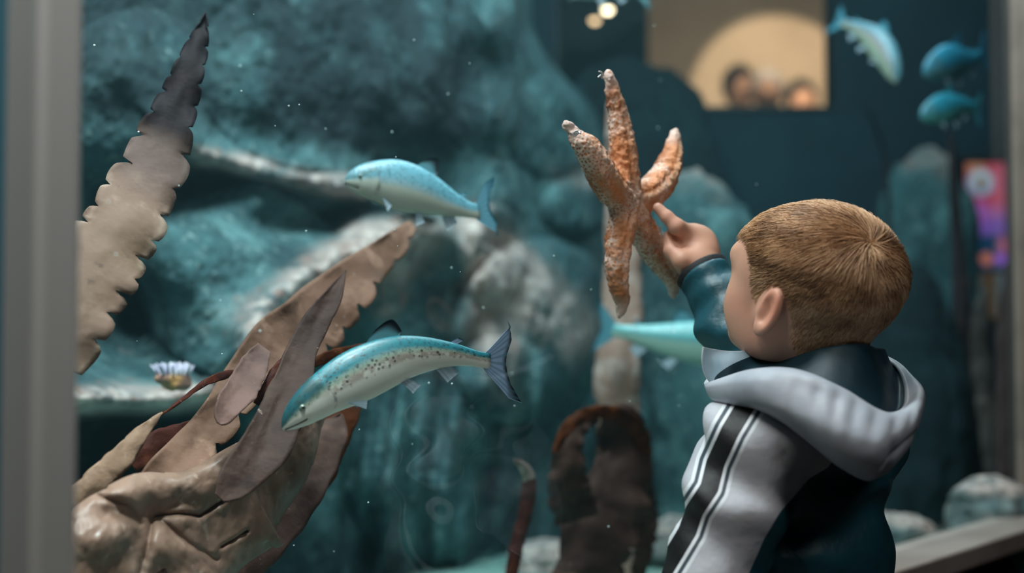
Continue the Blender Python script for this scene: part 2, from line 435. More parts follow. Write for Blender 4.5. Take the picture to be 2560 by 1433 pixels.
def lamp(px, py, d, r, mat, label):
    c = P(px, py, d)
    o = thing('hall_lamp', label, 'lamp', (c[0], c[1], 3.0), 'lamps seen through the tank window')
    v, f_ = sphere(c, r); mk('bulb', v, f_, mat, o)
    nv = 16; th = np.linspace(0, 2 * math.pi, nv, endpoint=False); ring = np.stack([np.cos(th), np.sin(th), 0 * th], -1)
    prof = [(r * 1.3, -.2 * r), (r * 1.4, .4 * r), (r * .8, 1.5 * r), (r * .25, 2 * r), (.005, 2.2 * r), (.005, 3.0 - c[2])]
    vv = np.concatenate([c + ring * a + np.array([0, 0, b]) for a, b in prof])
    mk('shade', vv, grid_faces(len(prof), nv, True), M('black_lamp_metal', '#111111', .4), o)
lamp(1519, 22, 5.2, .017, lamp_glow.m, 'brighter upper lamp of the two behind the tank window')
lamp(1487, 48, 5.3, .017, em2m.m, 'dimmer lower lamp of the two behind the tank window')

# likely a reflection, added here as a glowing poster beyond an added window
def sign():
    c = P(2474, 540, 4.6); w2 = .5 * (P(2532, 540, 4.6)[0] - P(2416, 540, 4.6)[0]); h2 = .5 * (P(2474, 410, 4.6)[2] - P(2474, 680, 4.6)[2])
    o = thing('added_poster', 'pink and purple glowing poster added for a reflection at far right', 'poster', (c[0], c[1], 0))
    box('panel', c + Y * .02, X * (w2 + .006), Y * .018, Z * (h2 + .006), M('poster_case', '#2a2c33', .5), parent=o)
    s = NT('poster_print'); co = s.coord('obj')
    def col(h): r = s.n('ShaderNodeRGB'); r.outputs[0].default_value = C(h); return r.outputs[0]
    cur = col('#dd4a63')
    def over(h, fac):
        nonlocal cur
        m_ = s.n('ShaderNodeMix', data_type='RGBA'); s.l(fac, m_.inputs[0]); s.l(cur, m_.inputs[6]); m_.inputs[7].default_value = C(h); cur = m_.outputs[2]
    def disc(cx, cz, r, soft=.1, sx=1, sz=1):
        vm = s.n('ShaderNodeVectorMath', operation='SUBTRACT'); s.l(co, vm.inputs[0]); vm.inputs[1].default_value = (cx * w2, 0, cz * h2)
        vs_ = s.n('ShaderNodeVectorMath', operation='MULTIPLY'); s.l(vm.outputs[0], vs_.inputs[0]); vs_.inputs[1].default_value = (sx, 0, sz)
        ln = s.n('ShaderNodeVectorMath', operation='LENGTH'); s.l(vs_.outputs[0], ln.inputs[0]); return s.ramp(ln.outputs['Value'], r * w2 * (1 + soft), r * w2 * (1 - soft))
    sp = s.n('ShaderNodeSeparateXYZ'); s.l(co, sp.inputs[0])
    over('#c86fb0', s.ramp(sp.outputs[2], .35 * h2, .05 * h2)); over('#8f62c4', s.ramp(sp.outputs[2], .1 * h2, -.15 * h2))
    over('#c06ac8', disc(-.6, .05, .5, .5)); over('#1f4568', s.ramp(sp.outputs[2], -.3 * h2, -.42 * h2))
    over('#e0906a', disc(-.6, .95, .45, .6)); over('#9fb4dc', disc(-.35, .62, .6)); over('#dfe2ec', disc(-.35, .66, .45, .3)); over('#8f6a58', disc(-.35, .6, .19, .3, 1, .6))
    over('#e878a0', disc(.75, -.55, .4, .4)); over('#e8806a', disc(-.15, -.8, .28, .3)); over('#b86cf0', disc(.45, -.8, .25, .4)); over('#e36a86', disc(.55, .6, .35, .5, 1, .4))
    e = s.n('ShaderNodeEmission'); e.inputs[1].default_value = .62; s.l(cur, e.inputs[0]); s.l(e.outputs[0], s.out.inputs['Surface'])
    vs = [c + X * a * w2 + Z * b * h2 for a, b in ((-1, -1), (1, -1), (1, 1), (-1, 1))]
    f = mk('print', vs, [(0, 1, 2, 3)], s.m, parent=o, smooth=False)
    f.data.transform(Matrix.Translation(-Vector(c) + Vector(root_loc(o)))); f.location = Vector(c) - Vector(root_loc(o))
    pale = M('pale_stand_metal', '#b9bcc4', .4)
    for sx in (-.5, .5):
        zb = c[2] - h2
        box('leg', (c[0] + sx * w2, c[1] + .02, zb / 2), X * .012, Y * .01, Z * zb / 2, pale, .003, parent=o)
        box('foot', (c[0] + sx * w2, c[1] + .02, .012), X * .02, Y * .16, Z * .012, pale, .003, parent=o)
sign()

# visitors in the hall beyond (blurred, only their heads reach the window)
def visitor(px, py, d, r, cloth, hair, label, yaw=0.0):
    """standing figure whose head centre is seen at px, py"""
    hc = P(px, py, d); k = r / .1
    k = (hc[2] - .65) / 1.62
    def A(x, y, z):
        c_, s_ = math.cos(yaw), math.sin(yaw); return np.array([hc[0] + (x * c_ - y * s_) * k, hc[1] + (x * s_ + y * c_) * k, .65 + z * k])
    def f(p):
        d_ = smin(ell(p, A(0, 0, 1.62), np.array([.08, .095, .115]) * k), cap(p, A(0, .01, 1.52), A(0, .02, 1.38), .05 * k, .06 * k), .03)
        d_ = smin(d_, ell(p, A(0, -.1, 1.60), np.array([.012, .02, .02]) * k), .01)
        for sx in (-1, 1):
            d_ = smin(d_, chain(p, [A(sx * .16, .02, 1.34), A(sx * .22, .03, 1.08), A(sx * .2, -.06, .84)], [.05 * k, .042 * k, .03 * k], .03), .03)
            d_ = smin(d_, ell(p, A(sx * .2, -.07, .78), np.array([.03, .045, .06]) * k), .02)
            d_ = smin(d_, chain(p, [A(sx * .09, .02, .9), A(sx * .1, 0, .5), A(sx * .1, .02, .08)], [.085 * k, .06 * k, .04 * k], .03), .03)
            d_ = smin(d_, ell(p, A(sx * .1, -.05, .04), np.array([.045, .12, .04]) * k), .02)
        d_ = smin(d_, ell(p, A(0, .02, 1.2), np.array([.18, .11, .22]) * k), .06)
        return smin(d_, ell(p, A(0, .02, .95), np.array([.155, .1, .14]) * k), .06)
    v, q_ = nets(f, A(0, 0, 0) - [.42 * k, .42 * k, .02], A(0, 0, 1.8) + [.42 * k, .42 * k, 0], .016)
    zz = (v[:, 2] - .65) / k
    o = mk('person', v, q_, M('visitor_cloth', cloth, .8, layers=[('#b98d75', [('a', 'skin', .45, .55)]), ('#20242c', [('a', 'low', .45, .55)])]), label=label, cat='person', loc=(hc[0], hc[1], .65),
           attrs={'skin': ((zz > 1.42) | (zz < .82) & (np.abs(zz - .76) < .07) & (np.hypot(v[:, 0] - hc[0], v[:, 1] - hc[1]) > .15 * k)).astype(float), 'low': (zz < .88).astype(float)})
    hv, hq = nets(lambda p: smax(ell(p, A(0, .012, 1.64), np.array([.092, .1, .115]) * k), -ell(p, A(0, -.12, 1.58), np.array([.085, .09, .1]) * k), .01), A(0, 0, 1.45) - .15 * k, A(0, 0, 1.8) + .15 * k, .008)
    mk('hair', hv, hq, M('visitor_hair', hair, .7), o)
visitor(1850, 222, 7.5, .1, '#463f4a', '#1c1a20', 'left blurred visitor with dark hair behind the tank window', .3)
visitor(1918, 232, 7.0, .1, '#c9c2c4', '#b0a49e', 'middle blurred visitor in pale clothes behind the tank window', -.2)
visitor(2003, 255, 7.9, .1, '#1d2028', '#141318', 'right blurred visitor, only dark head showing behind the tank window', .0)
# the water itself: clear, faintly teal
def water():
    wt = NT('tank_water'); wt.t.nodes.remove(wt.b)
    va = wt.n('ShaderNodeVolumeAbsorption'); va.inputs['Color'].default_value = (.40, .80, .86, 1); va.inputs['Density'].default_value = .17
    vs_ = wt.n('ShaderNodeVolumeScatter'); vs_.inputs['Color'].default_value = (.45, .85, .95, 1); vs_.inputs['Density'].default_value = .03; vs_.inputs['Anisotropy'].default_value = .3
    ad = wt.n('ShaderNodeAddShader'); wt.l(va.outputs[0], ad.inputs[0]); wt.l(vs_.outputs[0], ad.inputs[1]); wt.l(ad.outputs[0], wt.out.inputs['Volume'])
    c_ = [T(-1.7, .066, 0), T(TR + .05, .066, 0), np.array([1.9, YB - .02, 0]), np.array([-2.2, YB - .02, 0])]
    vs = [np.array([p[0], p[1], z]) for z in (ZF + .001, 2.26) for p in c_]
    mk('water', vs, [(3, 2, 1, 0), (4, 5, 6, 7), (0, 1, 5, 4), (1, 2, 6, 5), (2, 3, 7, 6), (3, 0, 4, 7)], wt.m, kind='stuff', label='clear faintly teal water filling the tank', smooth=False)
water()
# ------------------------------------------------------------------ rockwork
rock_layers = [('#2a4348', [('n', 3.2, .42, .62, 5)]), ('#5d8486', [('n', 7, .47, .68, 6)]), ('#1c3338', [('n', 16, .58, .72, 5), .8]), ('#8fa6a4', [('n', 70, .56, .74, 3), .8]), ('#20363a', [('n', 110, .56, .72, 3), .7])]
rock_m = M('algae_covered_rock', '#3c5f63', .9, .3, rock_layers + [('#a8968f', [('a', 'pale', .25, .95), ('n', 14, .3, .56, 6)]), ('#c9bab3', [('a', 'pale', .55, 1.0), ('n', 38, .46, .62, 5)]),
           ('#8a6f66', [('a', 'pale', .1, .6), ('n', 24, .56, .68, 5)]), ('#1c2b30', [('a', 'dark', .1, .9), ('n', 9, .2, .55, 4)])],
           bump=[(22, .35, .012, 6), (110, .4, .004, 5)])
def rock_face():
    xe = lambda y: ip(y, [(-260, 1325), (0, 1330), (80, 1338), (180, 1400), (270, 1482), (340, 1510), (430, 1530), (560, 1560), (640, 1700), (720, 1960), (1700, 1960)])
    px = np.concatenate([np.arange(-760, -160, 15.0), np.arange(-160, 1985, 5.0)]); py = np.concatenate([np.arange(-520, -260, 13.0), np.arange(-260, 1500, 5.0), np.arange(1500, 1760, 13.0)])
    U, V = np.meshgrid(px, py, indexing='ij')
    E = xe(V)
    U = np.where(U > 1150, 1150 + (U - 1150) * (E - 1150) / (1980 - 1150), U)       # squeeze the right part to the edge curve
    s = np.full(U.shape, .95) + .25 * ss(U, 1300, 1900) + .35 * ss(V, 640, 200) * 0
    D = np.zeros(U.shape)
    def dome(cx, cy, rx, ry, a, rot=0):
        c_, s_ = math.cos(math.radians(rot)), math.sin(math.radians(rot)); dx, dy = U - cx, V - cy
        x_, y_ = (dx * c_ + dy * s_) / rx, (-dx * s_ + dy * c_) / ry
        return a * np.sqrt(np.maximum(1 - x_**2 - y_**2, 0))
    def ridge(pts, up, dn, a):
        d, sd = pdist(U, V, pts)                       # points run left to right: side > 0 is below
        return a * np.where(sd > 0, np.exp(-(d / dn)**2), np.exp(-(d / up)**2))
    D += ridge([(430, 330), (520, 395), (640, 432), (780, 452), (900, 478), (1010, 520)], 60, 26, .10)
    D += dome(600, 700, 260, 250, .16) + dome(330, 250, 210, 230, .05, 30) + dome(820, 180, 330, 250, .06)
    D += ridge([(620, 830), (700, 745), (800, 665), (920, 600), (1080, 555), (1180, 600)], 55, 100, .14)
    D += dome(1000, 720, 200, 230, .08, -20)
    D += ridge([(100, 1010), (300, 1016), (420, 1015), (520, 985), (640, 930)], 90, 22, .22)
    D -= .34 * np.exp(-((V - 1130) / 95.0)**4) * ss(U, 640, 480)
    D += .15 * np.exp(-((U - 1235) / 80.0)**2) * ss(V, 640, 480) * (1 + .25 * np.sin(V / 37)) * np.where(U > 1235, np.exp(-np.maximum(U - 1290, 0) / 14), 1)
    D += .09 * np.exp(-((U - 1080) / 60.0)**2) * ss(V, 480, 300) + .05 * np.exp(-((U - 960) / 40.0)**2) * ss(V, 380, 200)
    D += dome(1330, 830, 200, 240, .17, 25) + dome(1230, 640, 90, 130, .07)
    D += dome(1440, 520, 90, 70, .06) + dome(1400, 300, 120, 150, .05, 30)
    D += dome(1080, 1150, 230, 260, .10) + dome(1250, 1000, 150, 160, .06)
    D += (.028 * np.sin(U / 26 + 2 * np.sin(V / 160)) + .02 * np.sin(U / 11 + V / 90)) * ss(V, 820, 980) * ss(U, 760, 900)
    D -= .20 * np.exp(-(((U - 330) / 90)**2 + ((V - 800) / 120)**2)) + .16 * np.exp(-(((U - 270) / 80)**2 + ((V - 530) / 90)**2))
    D -= .14 * np.exp(-(((U - 480) / 120)**2 + ((V - 480) / 60)**2)) + .1 * np.exp(-(((U - 720) / 160)**2 + ((V - 560) / 45)**2))
    D -= .25 * ss(U, E - 60, E)**2 + .2 * ss(U, 1500, 1900)
    base = G(U, V, s)
    n1 = fbm(base, 4.5, 3, 3); n2 = fbm(base, 17, 3, 9); n3 = fbm(base, 60, 3, 21)
    D = D + .030 * n1 + .010 * n2 + .004 * n3
    r = ray(U, V); r = r / np.linalg.norm(r, axis=-1, keepdims=True)
    pts = base - r * D[..., None]
    def band(ptl, wd, n_=1.0): d, _ = pdist(U, V, ptl); return n_ * np.exp(-(d / wd)**2)
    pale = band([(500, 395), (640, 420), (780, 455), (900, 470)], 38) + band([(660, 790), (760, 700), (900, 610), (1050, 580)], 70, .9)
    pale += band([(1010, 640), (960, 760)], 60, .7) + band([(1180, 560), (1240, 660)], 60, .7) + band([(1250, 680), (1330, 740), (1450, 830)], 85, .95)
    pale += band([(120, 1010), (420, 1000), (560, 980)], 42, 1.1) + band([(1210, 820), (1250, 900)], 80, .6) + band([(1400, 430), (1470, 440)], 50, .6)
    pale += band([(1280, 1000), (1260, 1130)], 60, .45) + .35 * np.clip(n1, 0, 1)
    dark = .72 * ss(V, 420, 260) * ss(U, 1160, 1000) + .35 * ss(V, 420, 200) * ss(U, 1000, 1160) + band([(860, 0), (860, 330)], 190, .5) + band([(300, 1080), (520, 1140)], 70, 1.0) + band([(1090, 60), (1130, 350)], 90, .6) + band([(900, 1433), (700, 1433)], 200, .7) + band([(260, 520), (300, 800)], 60, .7)  # darker areas; in the cave and recesses shade is put into the colour
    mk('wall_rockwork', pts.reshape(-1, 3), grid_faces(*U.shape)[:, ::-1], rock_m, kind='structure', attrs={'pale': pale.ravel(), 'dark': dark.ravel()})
rock_face()
dark_rock_m = M('dark_tank_rock', '#15272c', .9, .3, [('#1d353a', [('n', 8, .45, .65, 5)]), ('#101c20', [('n', 20, .5, .65, 4)])], bump=[(22, .35, .012, 6)])
def boulder(label, px, py, d, rpx, rpy, seed, pale=.3, dark=0.0, deep=.8, foot=True, mat=None):
    """rock seen at a pixel, d metres away; it stands on the tank floor"""
    c = P(px, py, d); rx, rz_ = rpx * d / F, rpy * d / F
    nu, nv = 70, 80
    v, q_ = sphere((0, 0, 0), 1.0, nu, nv)
    k = 1 + .14 * fbm(v * [1, 1, 1] + seed, 1.6, 3, seed) + .05 * fbm(v + seed, 6, 3, seed + 1)
    pz = v[:, 2].copy(); v = v * k[:, None] * [rx, rx * deep, rz_]
    lowz = ZF - c[2] + .002                              # the lower half runs down to the floor
    if foot: v[:, 2] = np.where(pz < 0, v[:, 2] * np.maximum(-lowz / rz_, 1), v[:, 2]); v[:, 2] = np.maximum(v[:, 2], lowz); v[:, :2] *= (1 + .35 * np.clip(-pz, 0, 1)[:, None]**.8 * (foot * 1.0)) * (1 + .12 * fbm(v * [9, 9, 14] + seed, 1, 3, seed)[:, None] * (pz < 0)[:, None])
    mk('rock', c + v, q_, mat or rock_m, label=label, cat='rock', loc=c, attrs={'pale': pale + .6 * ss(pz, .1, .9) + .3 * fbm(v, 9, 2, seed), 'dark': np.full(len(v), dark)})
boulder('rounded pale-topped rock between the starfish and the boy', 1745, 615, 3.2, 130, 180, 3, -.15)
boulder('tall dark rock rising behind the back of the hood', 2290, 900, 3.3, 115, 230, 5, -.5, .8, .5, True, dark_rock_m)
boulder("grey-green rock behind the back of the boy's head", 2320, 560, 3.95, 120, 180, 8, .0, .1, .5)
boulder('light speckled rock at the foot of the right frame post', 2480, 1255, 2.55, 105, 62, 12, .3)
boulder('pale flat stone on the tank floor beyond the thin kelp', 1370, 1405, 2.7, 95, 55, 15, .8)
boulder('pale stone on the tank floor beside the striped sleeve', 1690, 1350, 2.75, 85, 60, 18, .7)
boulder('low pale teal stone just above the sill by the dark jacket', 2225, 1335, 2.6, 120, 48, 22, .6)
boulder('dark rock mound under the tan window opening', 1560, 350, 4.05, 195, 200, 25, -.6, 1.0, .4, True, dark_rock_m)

# ------------------------------------------------------------------ kelp
def kelp_mat(name, a, b, c, trans=.18, rough=.62, coat=.0):
    return M(name, a, rough, .14, [(b, [('n', 9, .42, .62, 5)]), (c, [('n', 26, .52, .7, 5)]), ('#c9b3a4', [('n', 90, .68, .76, 3), .5])], bump=[(16, .5, .016, 6), (80, .35, .004, 5)], coat=coat, trans=trans)
k_tan = kelp_mat('tan_kelp', '#93745f', '#785c48', '#a98872')
k_tan2 = kelp_mat('pinkish_tan_kelp', '#8c6856', '#715241', '#a17c69')
k_brown = kelp_mat('brown_kelp', '#42302a', '#523c34', '#32231f')
k_dark = kelp_mat('dark_brown_kelp', '#33272b', '#2a2226', '#3f2f2f')
k_red = kelp_mat('red_brown_kelp', '#5a2c20', '#43201b', '#74381f', .35)
k_orange = kelp_mat('orange_brown_kelp', '#6e3a1c', '#4a2818', '#8a4a20', .5)
def blade(name, path, mat, parent=None, n=90, m=12, cup=.15, ruf=.0, rfreq=9, teeth=.0, tfreq=8, tside=0, seed=0, tilt=0.0, label=None, cat=None, thick=.0016, roll=0.0, loc=None):
    """kelp blade: path of (px, py, s, half width left, half width right) with a bent, ruffled, notched surface"""
    tb = np.asarray(path, float); q_ = spline(tb, n)
    q_[:, 3:] = np.maximum(q_[:, 3:], .6)
    C_ = G(q_[:, 0], q_[:, 1], q_[:, 2]); dep = proj(C_)[:, 2]
    tx = np.gradient(q_[:, 0]); ty = np.gradient(q_[:, 1]); L = np.hypot(tx, ty); nx, ny = ty / L, -tx / L   # left-hand side when walking up the picture
    arc = np.concatenate([[0], np.cumsum(np.linalg.norm(np.diff(C_, axis=0), axis=1))]); arc /= max(arc[-1], 1e-6)
    u = np.linspace(-1, 1, m + 1); rng = np.random.RandomState(seed)
    ph = rng.rand(4) * 6.28
    V = np.zeros((n, m + 1, 3)); rd = ray(q_[:, 0], q_[:, 1]); rd /= np.linalg.norm(rd, axis=1, keepdims=True)
    for j, uu in enumerate(u):
        wd = np.where(uu < 0, q_[:, 3], q_[:, 4])
        if teeth and (tside == 0 or tside * uu > 0):
            a_ = arc * tfreq + .35 * np.sin(arc * 11 + ph[1]) + (ph[2] if uu > 0 else 0)
            saw = (a_ % 1.0)
            e_ = abs(uu)**5
            wd = wd * (1 - e_ * teeth * np.clip((saw - .72) / .28, 0, 1)**1.5 * (.5 + .8 * _hash(np.floor(a_).astype(np.int64), np.int64(3), np.int64(seed), 7)))
            wd = wd * (1 + e_ * .25 * teeth * np.sin(saw * math.pi))
        wd = wd * (1 + .03 * np.sin(arc * 37 + ph[3] + uu))
        off = wd * uu; sgn = -1
        pp = P(q_[:, 0] - nx * off * sgn * -1, q_[:, 1] - ny * off * sgn * -1, dep)
        wm = wd * dep / F
        bend = cup * wm * (uu * uu - .4) + ruf * np.abs(uu)**2.5 * np.sin(arc * rfreq * 6.28 + ph[0] * (1 if uu > 0 else 2)) + tilt * wm * uu + roll * wm * uu * np.sin(arc * 3.1)
        bend = bend + .1 * wm * fbm(np.stack([arc * 9, np.full(n, uu * 1.2), np.full(n, seed * 3.3)], -1), 1, 2, seed)
        V[:, j] = pp + rd * bend[:, None]
    o = mk(name, V.reshape(-1, 3), grid_faces(n, m + 1), mat, parent, label=label, cat=cat, loc=V[0, m // 2] if parent is None else None,
           attrs={'along': np.repeat(arc, m + 1), 'across': np.tile(np.abs(u), n)})
    md = o.modifiers.new('thickness', 'SOLIDIFY'); md.thickness = thick; md.offset = 0
    return o
# tall blade at the left post
tk = thing('kelp', 'tall ruffled kelp blade leaning up from the left post', 'kelp', G(160, 900, .30))
blade('blade', [(120, 900, .30, 100, 95), (180, 770, .30, 105, 110), (245, 650, .31, 95, 110), (300, 560, .32, 85, 105), (345, 480, .33, 82, 92), (385, 400, .34, 72, 85), (410, 340, .345, 64, 72),
                (430, 285, .35, 55, 58), (455, 220, .355, 42, 46), (475, 150, .36, 30, 40), (494, 95, .365, 18, 27), (507, 60, .37, 9, 14), (514, 33, .37, 1, 1)],
      M('tall_tan_kelp', '#7c6355', .65, .14, [('#6a5443', [('n', 8, .42, .62, 5)]), ('#937a6a', [('n', 24, .5, .7, 5)]), ('#a08a7a', [('a', 'across', .75, 1.0), ('n', 30, .42, .6)]), ('#4f4038', [('n', 44, .6, .74, 4), .7]), ('#1f181c', [('a', 'along', .56, .68)]), ('#33262b', [('a', 'along', .60, .68), ('n', 18, .5, .7)]), ('#5b4a48', [('a', 'along', .66, .58), ('a', 'along', .42, .56), .7])],
        bump=[(14, .35, .01, 4), (60, .3, .004, 4)], trans=.15), tk, 190, 14, .25, .006, 7, .32, 15, 0, 4, .1)
# big cluster at the lower left
kc = thing('kelp', 'large cluster of wide glossy tan kelp blades at lower left', 'kelp', G(330, 1500, .25))
blade('blade', [(330, 1270, .27, 28, 30), (400, 1200, .27, 50, 45), (470, 1120, .28, 44, 62), (545, 1025, .30, 38, 62), (610, 930, .32, 45, 75), (690, 845, .34, 58, 92), (770, 800, .36, 70, 95), (860, 730, .37, 70, 66),
                (930, 660, .38, 46, 44), (985, 605, .39, 28, 36), (1030, 560, .40, 10, 16)], k_tan2, kc, 170, 14, -.2, .005, 6, .45, 15, 1, 11, .0)
blade('blade', [(175, 1265, .26, 30, 30), (240, 1195, .26, 26, 40), (300, 1140, .265, 24, 36), (345, 1090, .27, 18, 22), (380, 1055, .275, 9, 11), (406, 1031, .28, 1, 1)], k_tan, kc, 60, 8, .3, .002, 4, .15, 6, 0, 13, .2)
blade('blade', [(400, 1040, .285, 1, 1), (450, 1004, .285, 4, 4), (505, 962, .29, 7, 7), (550, 940, .30, 9, 12), (590, 928, .31, 4, 8)], k_red, kc, 50, 6, .3, .001, 3, 0, 8, 0, 15)
blade('blade', [(330, 1165, .33, 15, 22), (390, 1120, .33, 40, 30), (450, 1085, .34, 26, 30), (520, 1050, .35, 10, 20)], k_red, kc, 40, 8, .3, .003, 3, 0, 8, 0, 17, .2)
blade('blade', [(560, 1450, .255, 60, 60), (640, 1360, .26, 70, 66), (710, 1275, .27, 80, 66), (770, 1190, .28, 84, 58), (812, 1120, .29, 66, 46), (838, 1070, .30, 34, 34), (852, 1035, .305, 3, 4)],
      kelp_mat('purplish_tan_kelp', '#6b524a', '#523c38', '#7f6156'), kc, 90, 14, .25, .004, 3, .22, 8, -1, 29, .0)
# the wrinkled sheet the blades grow from
def sheet():
    q_ = spline(np.array([(250, 1500, .20, 130, 330), (330, 1390, .21, 185, 330), (400, 1300, .215, 140, 265), (490, 1235, .22, 66, 215), (590, 1160, .225, 44, 230), (690, 1120, .24, 60, 120), (760, 1055, .26, 45, 52), (800, 1005, .28, 20, 22), (820, 975, .29, 4, 4)], float), 200)
    tx = np.gradient(q_[:, 0]); ty = np.gradient(q_[:, 1]); L = np.hypot(tx, ty); tx /= L; ty /= L
    m = 110; u = np.linspace(-1, 1, m)
    off = np.where(u[None] < 0, q_[:, 3:4], q_[:, 4:5]) * u[None]
    a_ = np.arange(200)[:, None] / 200.0
    off = off * (1 - .035 * np.clip(((a_ * 9) % 1 - .7) / .3, 0, 1) * (np.abs(u)[None] > .9))
    PX = q_[:, 0:1] - ty[:, None] * off; PY = q_[:, 1:2] + tx[:, None] * off
    s = np.repeat(q_[:, 2:3], m, 1)
    cx, cy = 385, 1292
    ang = np.arctan2(PY - cy, PX - cx); rr = np.hypot(PX - cx, PY - cy)
    near = np.exp(-(rr / 210)**2)
    z = np.zeros(s.shape)
    z += .0045 * near * np.sin(ang * 5 + 1.2 * np.sin(rr / 40)) * ss(rr, 5, 60)
    z -= .012 * np.exp(-(rr / 28)**2)
    z += .030 * np.exp(-(((PX - 255) / 85)**2 + ((PY - 1350) / 65)**2)) + .022 * np.exp(-(((PX - 300) / 70)**2 + ((PY - 1235) / 35)**2))
    z += .020 * np.exp(-(((PX - 480) / 60)**2 + ((PY - 1225) / 40)**2)) + .018 * np.exp(-(((PX - 590) / 60)**2 + ((PY - 1170) / 50)**2)) + .014 * np.exp(-(((PX - 430) / 50)**2 + ((PY - 1380) / 50)**2))
    d, _ = pdist(PX, PY, [(380, 1300), (370, 1360), (350, 1433)]); z -= .014 * np.exp(-(d / 9)**2)
    d, _ = pdist(PX, PY, [(240, 1240), (320, 1262), (350, 1310)]); z -= .010 * np.exp(-(d / 8)**2)
    d, _ = pdist(PX, PY, [(390, 1290), (450, 1285), (500, 1290), (565, 1245), (610, 1225)]); z -= .016 * np.exp(-(d / 6)**2)
    d, _ = pdist(PX, PY, [(553, 1368), (585, 1350), (618, 1328)]); z -= .02 * np.exp(-(d / 4)**2)
    d, _ = pdist(PX, PY, [(400, 1300), (470, 1360), (540, 1400)]); z -= .008 * np.exp(-(d / 8)**2)
    z *= .62
    Pb = G(PX, PY, s)
    z += .0045 * fbm(Pb, 20, 3, 5) * (1 + .8 * np.exp(-(rr / 220)**2)) + .0020 * fbm(Pb, 70, 3, 6)
    z -= .02 * np.abs(u[None])**6
    rd = ray(PX, PY); rd /= np.linalg.norm(rd, axis=-1, keepdims=True)
    o = mk('frond_base', (Pb - rd * z[..., None]).reshape(-1, 3), grid_faces(200, m), M('wet_tan_kelp', '#8a6c5c', .5, .28, [('#705748', [('n', 7, .42, .6, 5)]), ('#a08474', [('n', 13, .5, .66, 5)]), ('#5c463a', [('n', 26, .58, .7, 4), .8]), ('#b59c8d', [('n', 60, .6, .74, 3), .6])],
           bump=[(30, .25, .004, 5), (110, .4, .0015, 5)], coat=.1), kc)
    md = o.modifiers.new('thickness', 'SOLIDIFY'); md.thickness = .0016; md.offset = 0
sheet()
blade('blade', [(640, 1290, .29, 90, 60), (720, 1230, .30, 90, 65), (780, 1170, .31, 90, 62), (830, 1100, .32, 80, 42), (875, 1030, .33, 60, 26), (905, 985, .34, 6, 6)], k_orange, kc, 70, 10, .3, .003, 3, .08, 7, 0, 19, .1)
blade('blade', [(552, 1248, .17, 20, 10), (580, 1215, .168, 42, 42), (625, 1150, .17, 50, 68), (660, 1080, .18, 40, 82), (695, 1000, .20, 36, 76), (728, 930, .22, 34, 58), (760, 860, .24, 36, 38), (800, 790, .25, 32, 34), (836, 730, .26, 18, 22), (864, 676, .27, 1, 1)],
      k_brown, kc, 130, 14, -.22, .003, 3, .05, 6, 0, 21, .0)
blade('blade', [(548, 1060, .20, 6, 6), (556, 1046, .20, 22, 22), (572, 1015, .20, 34, 32), (592, 975, .21, 32, 50), (612, 940, .23, 30, 48), (635, 905, .25, 30, 40), (660, 870, .27, 20, 20)], kelp_mat('mauve_brown_kelp', '#745850', '#5c4540', '#8a6a60'), kc, 60, 12, -.5, .002, 3, .03, 6, 0, 23, .0)
blade('blade', [(640, 1010, .235, 6, 8), (690, 930, .24, 14, 14), (720, 895, .25, 8, 8)], k_red, kc, 30, 6, .2, .002, 3, 0, 6, 0, 25)
blade('blade', [(775, 912, .26, 8, 10), (820, 893, .27, 15, 15), (870, 880, .28, 14, 14), (925, 862, .29, 5, 5)], k_orange, kc, 40, 6, .3, .002, 3, 0, 6, 0, 27)
sv, sf = [], []
hold = chain
hv, hq = nets(lambda p: chain(p, [G(330, 1480, .25), G(320, 1560, .28), T(-.78, .30, ZF)], [.05, .035, .06], .03) + .006 * fbm(p, 40, 2, 2), G(330, 1480, .25) - .35, G(330, 1480, .25) + .35, .008)
mk('holdfast', hv, hq, k_brown, kc)
# kelp strip standing behind the starfish
ks = thing('kelp', 'mottled tan kelp stalk standing behind the starfish', 'kelp', G(1545, 1100, .50))
blade('blade', [(1560, 1480, .50, 30, 30), (1552, 1250, .50, 40, 40), (1548, 1060, .50, 55, 52), (1545, 930, .50, 58, 56), (1550, 800, .51, 48, 56), (1553, 680, .52, 44, 52), (1552, 560, .53, 40, 40), (1545, 430, .54, 26, 30), (1530, 330, .55, 16, 16), (1524, 250, .56, 4, 4)],
      M('mottled_kelp', '#96796b', .7, .3, [('#a8968c', [('n', 18, .48, .6, 5)]), ('#4b3c3a', [('n', 11, .54, .66, 5)]), ('#b8ada4', [('n', 50, .6, .7, 3)])], bump=[(30, .6, .012, 5)], trans=.1), ks, 110, 10, .3, .004, 8, .12, 14, 0, 31, .1)
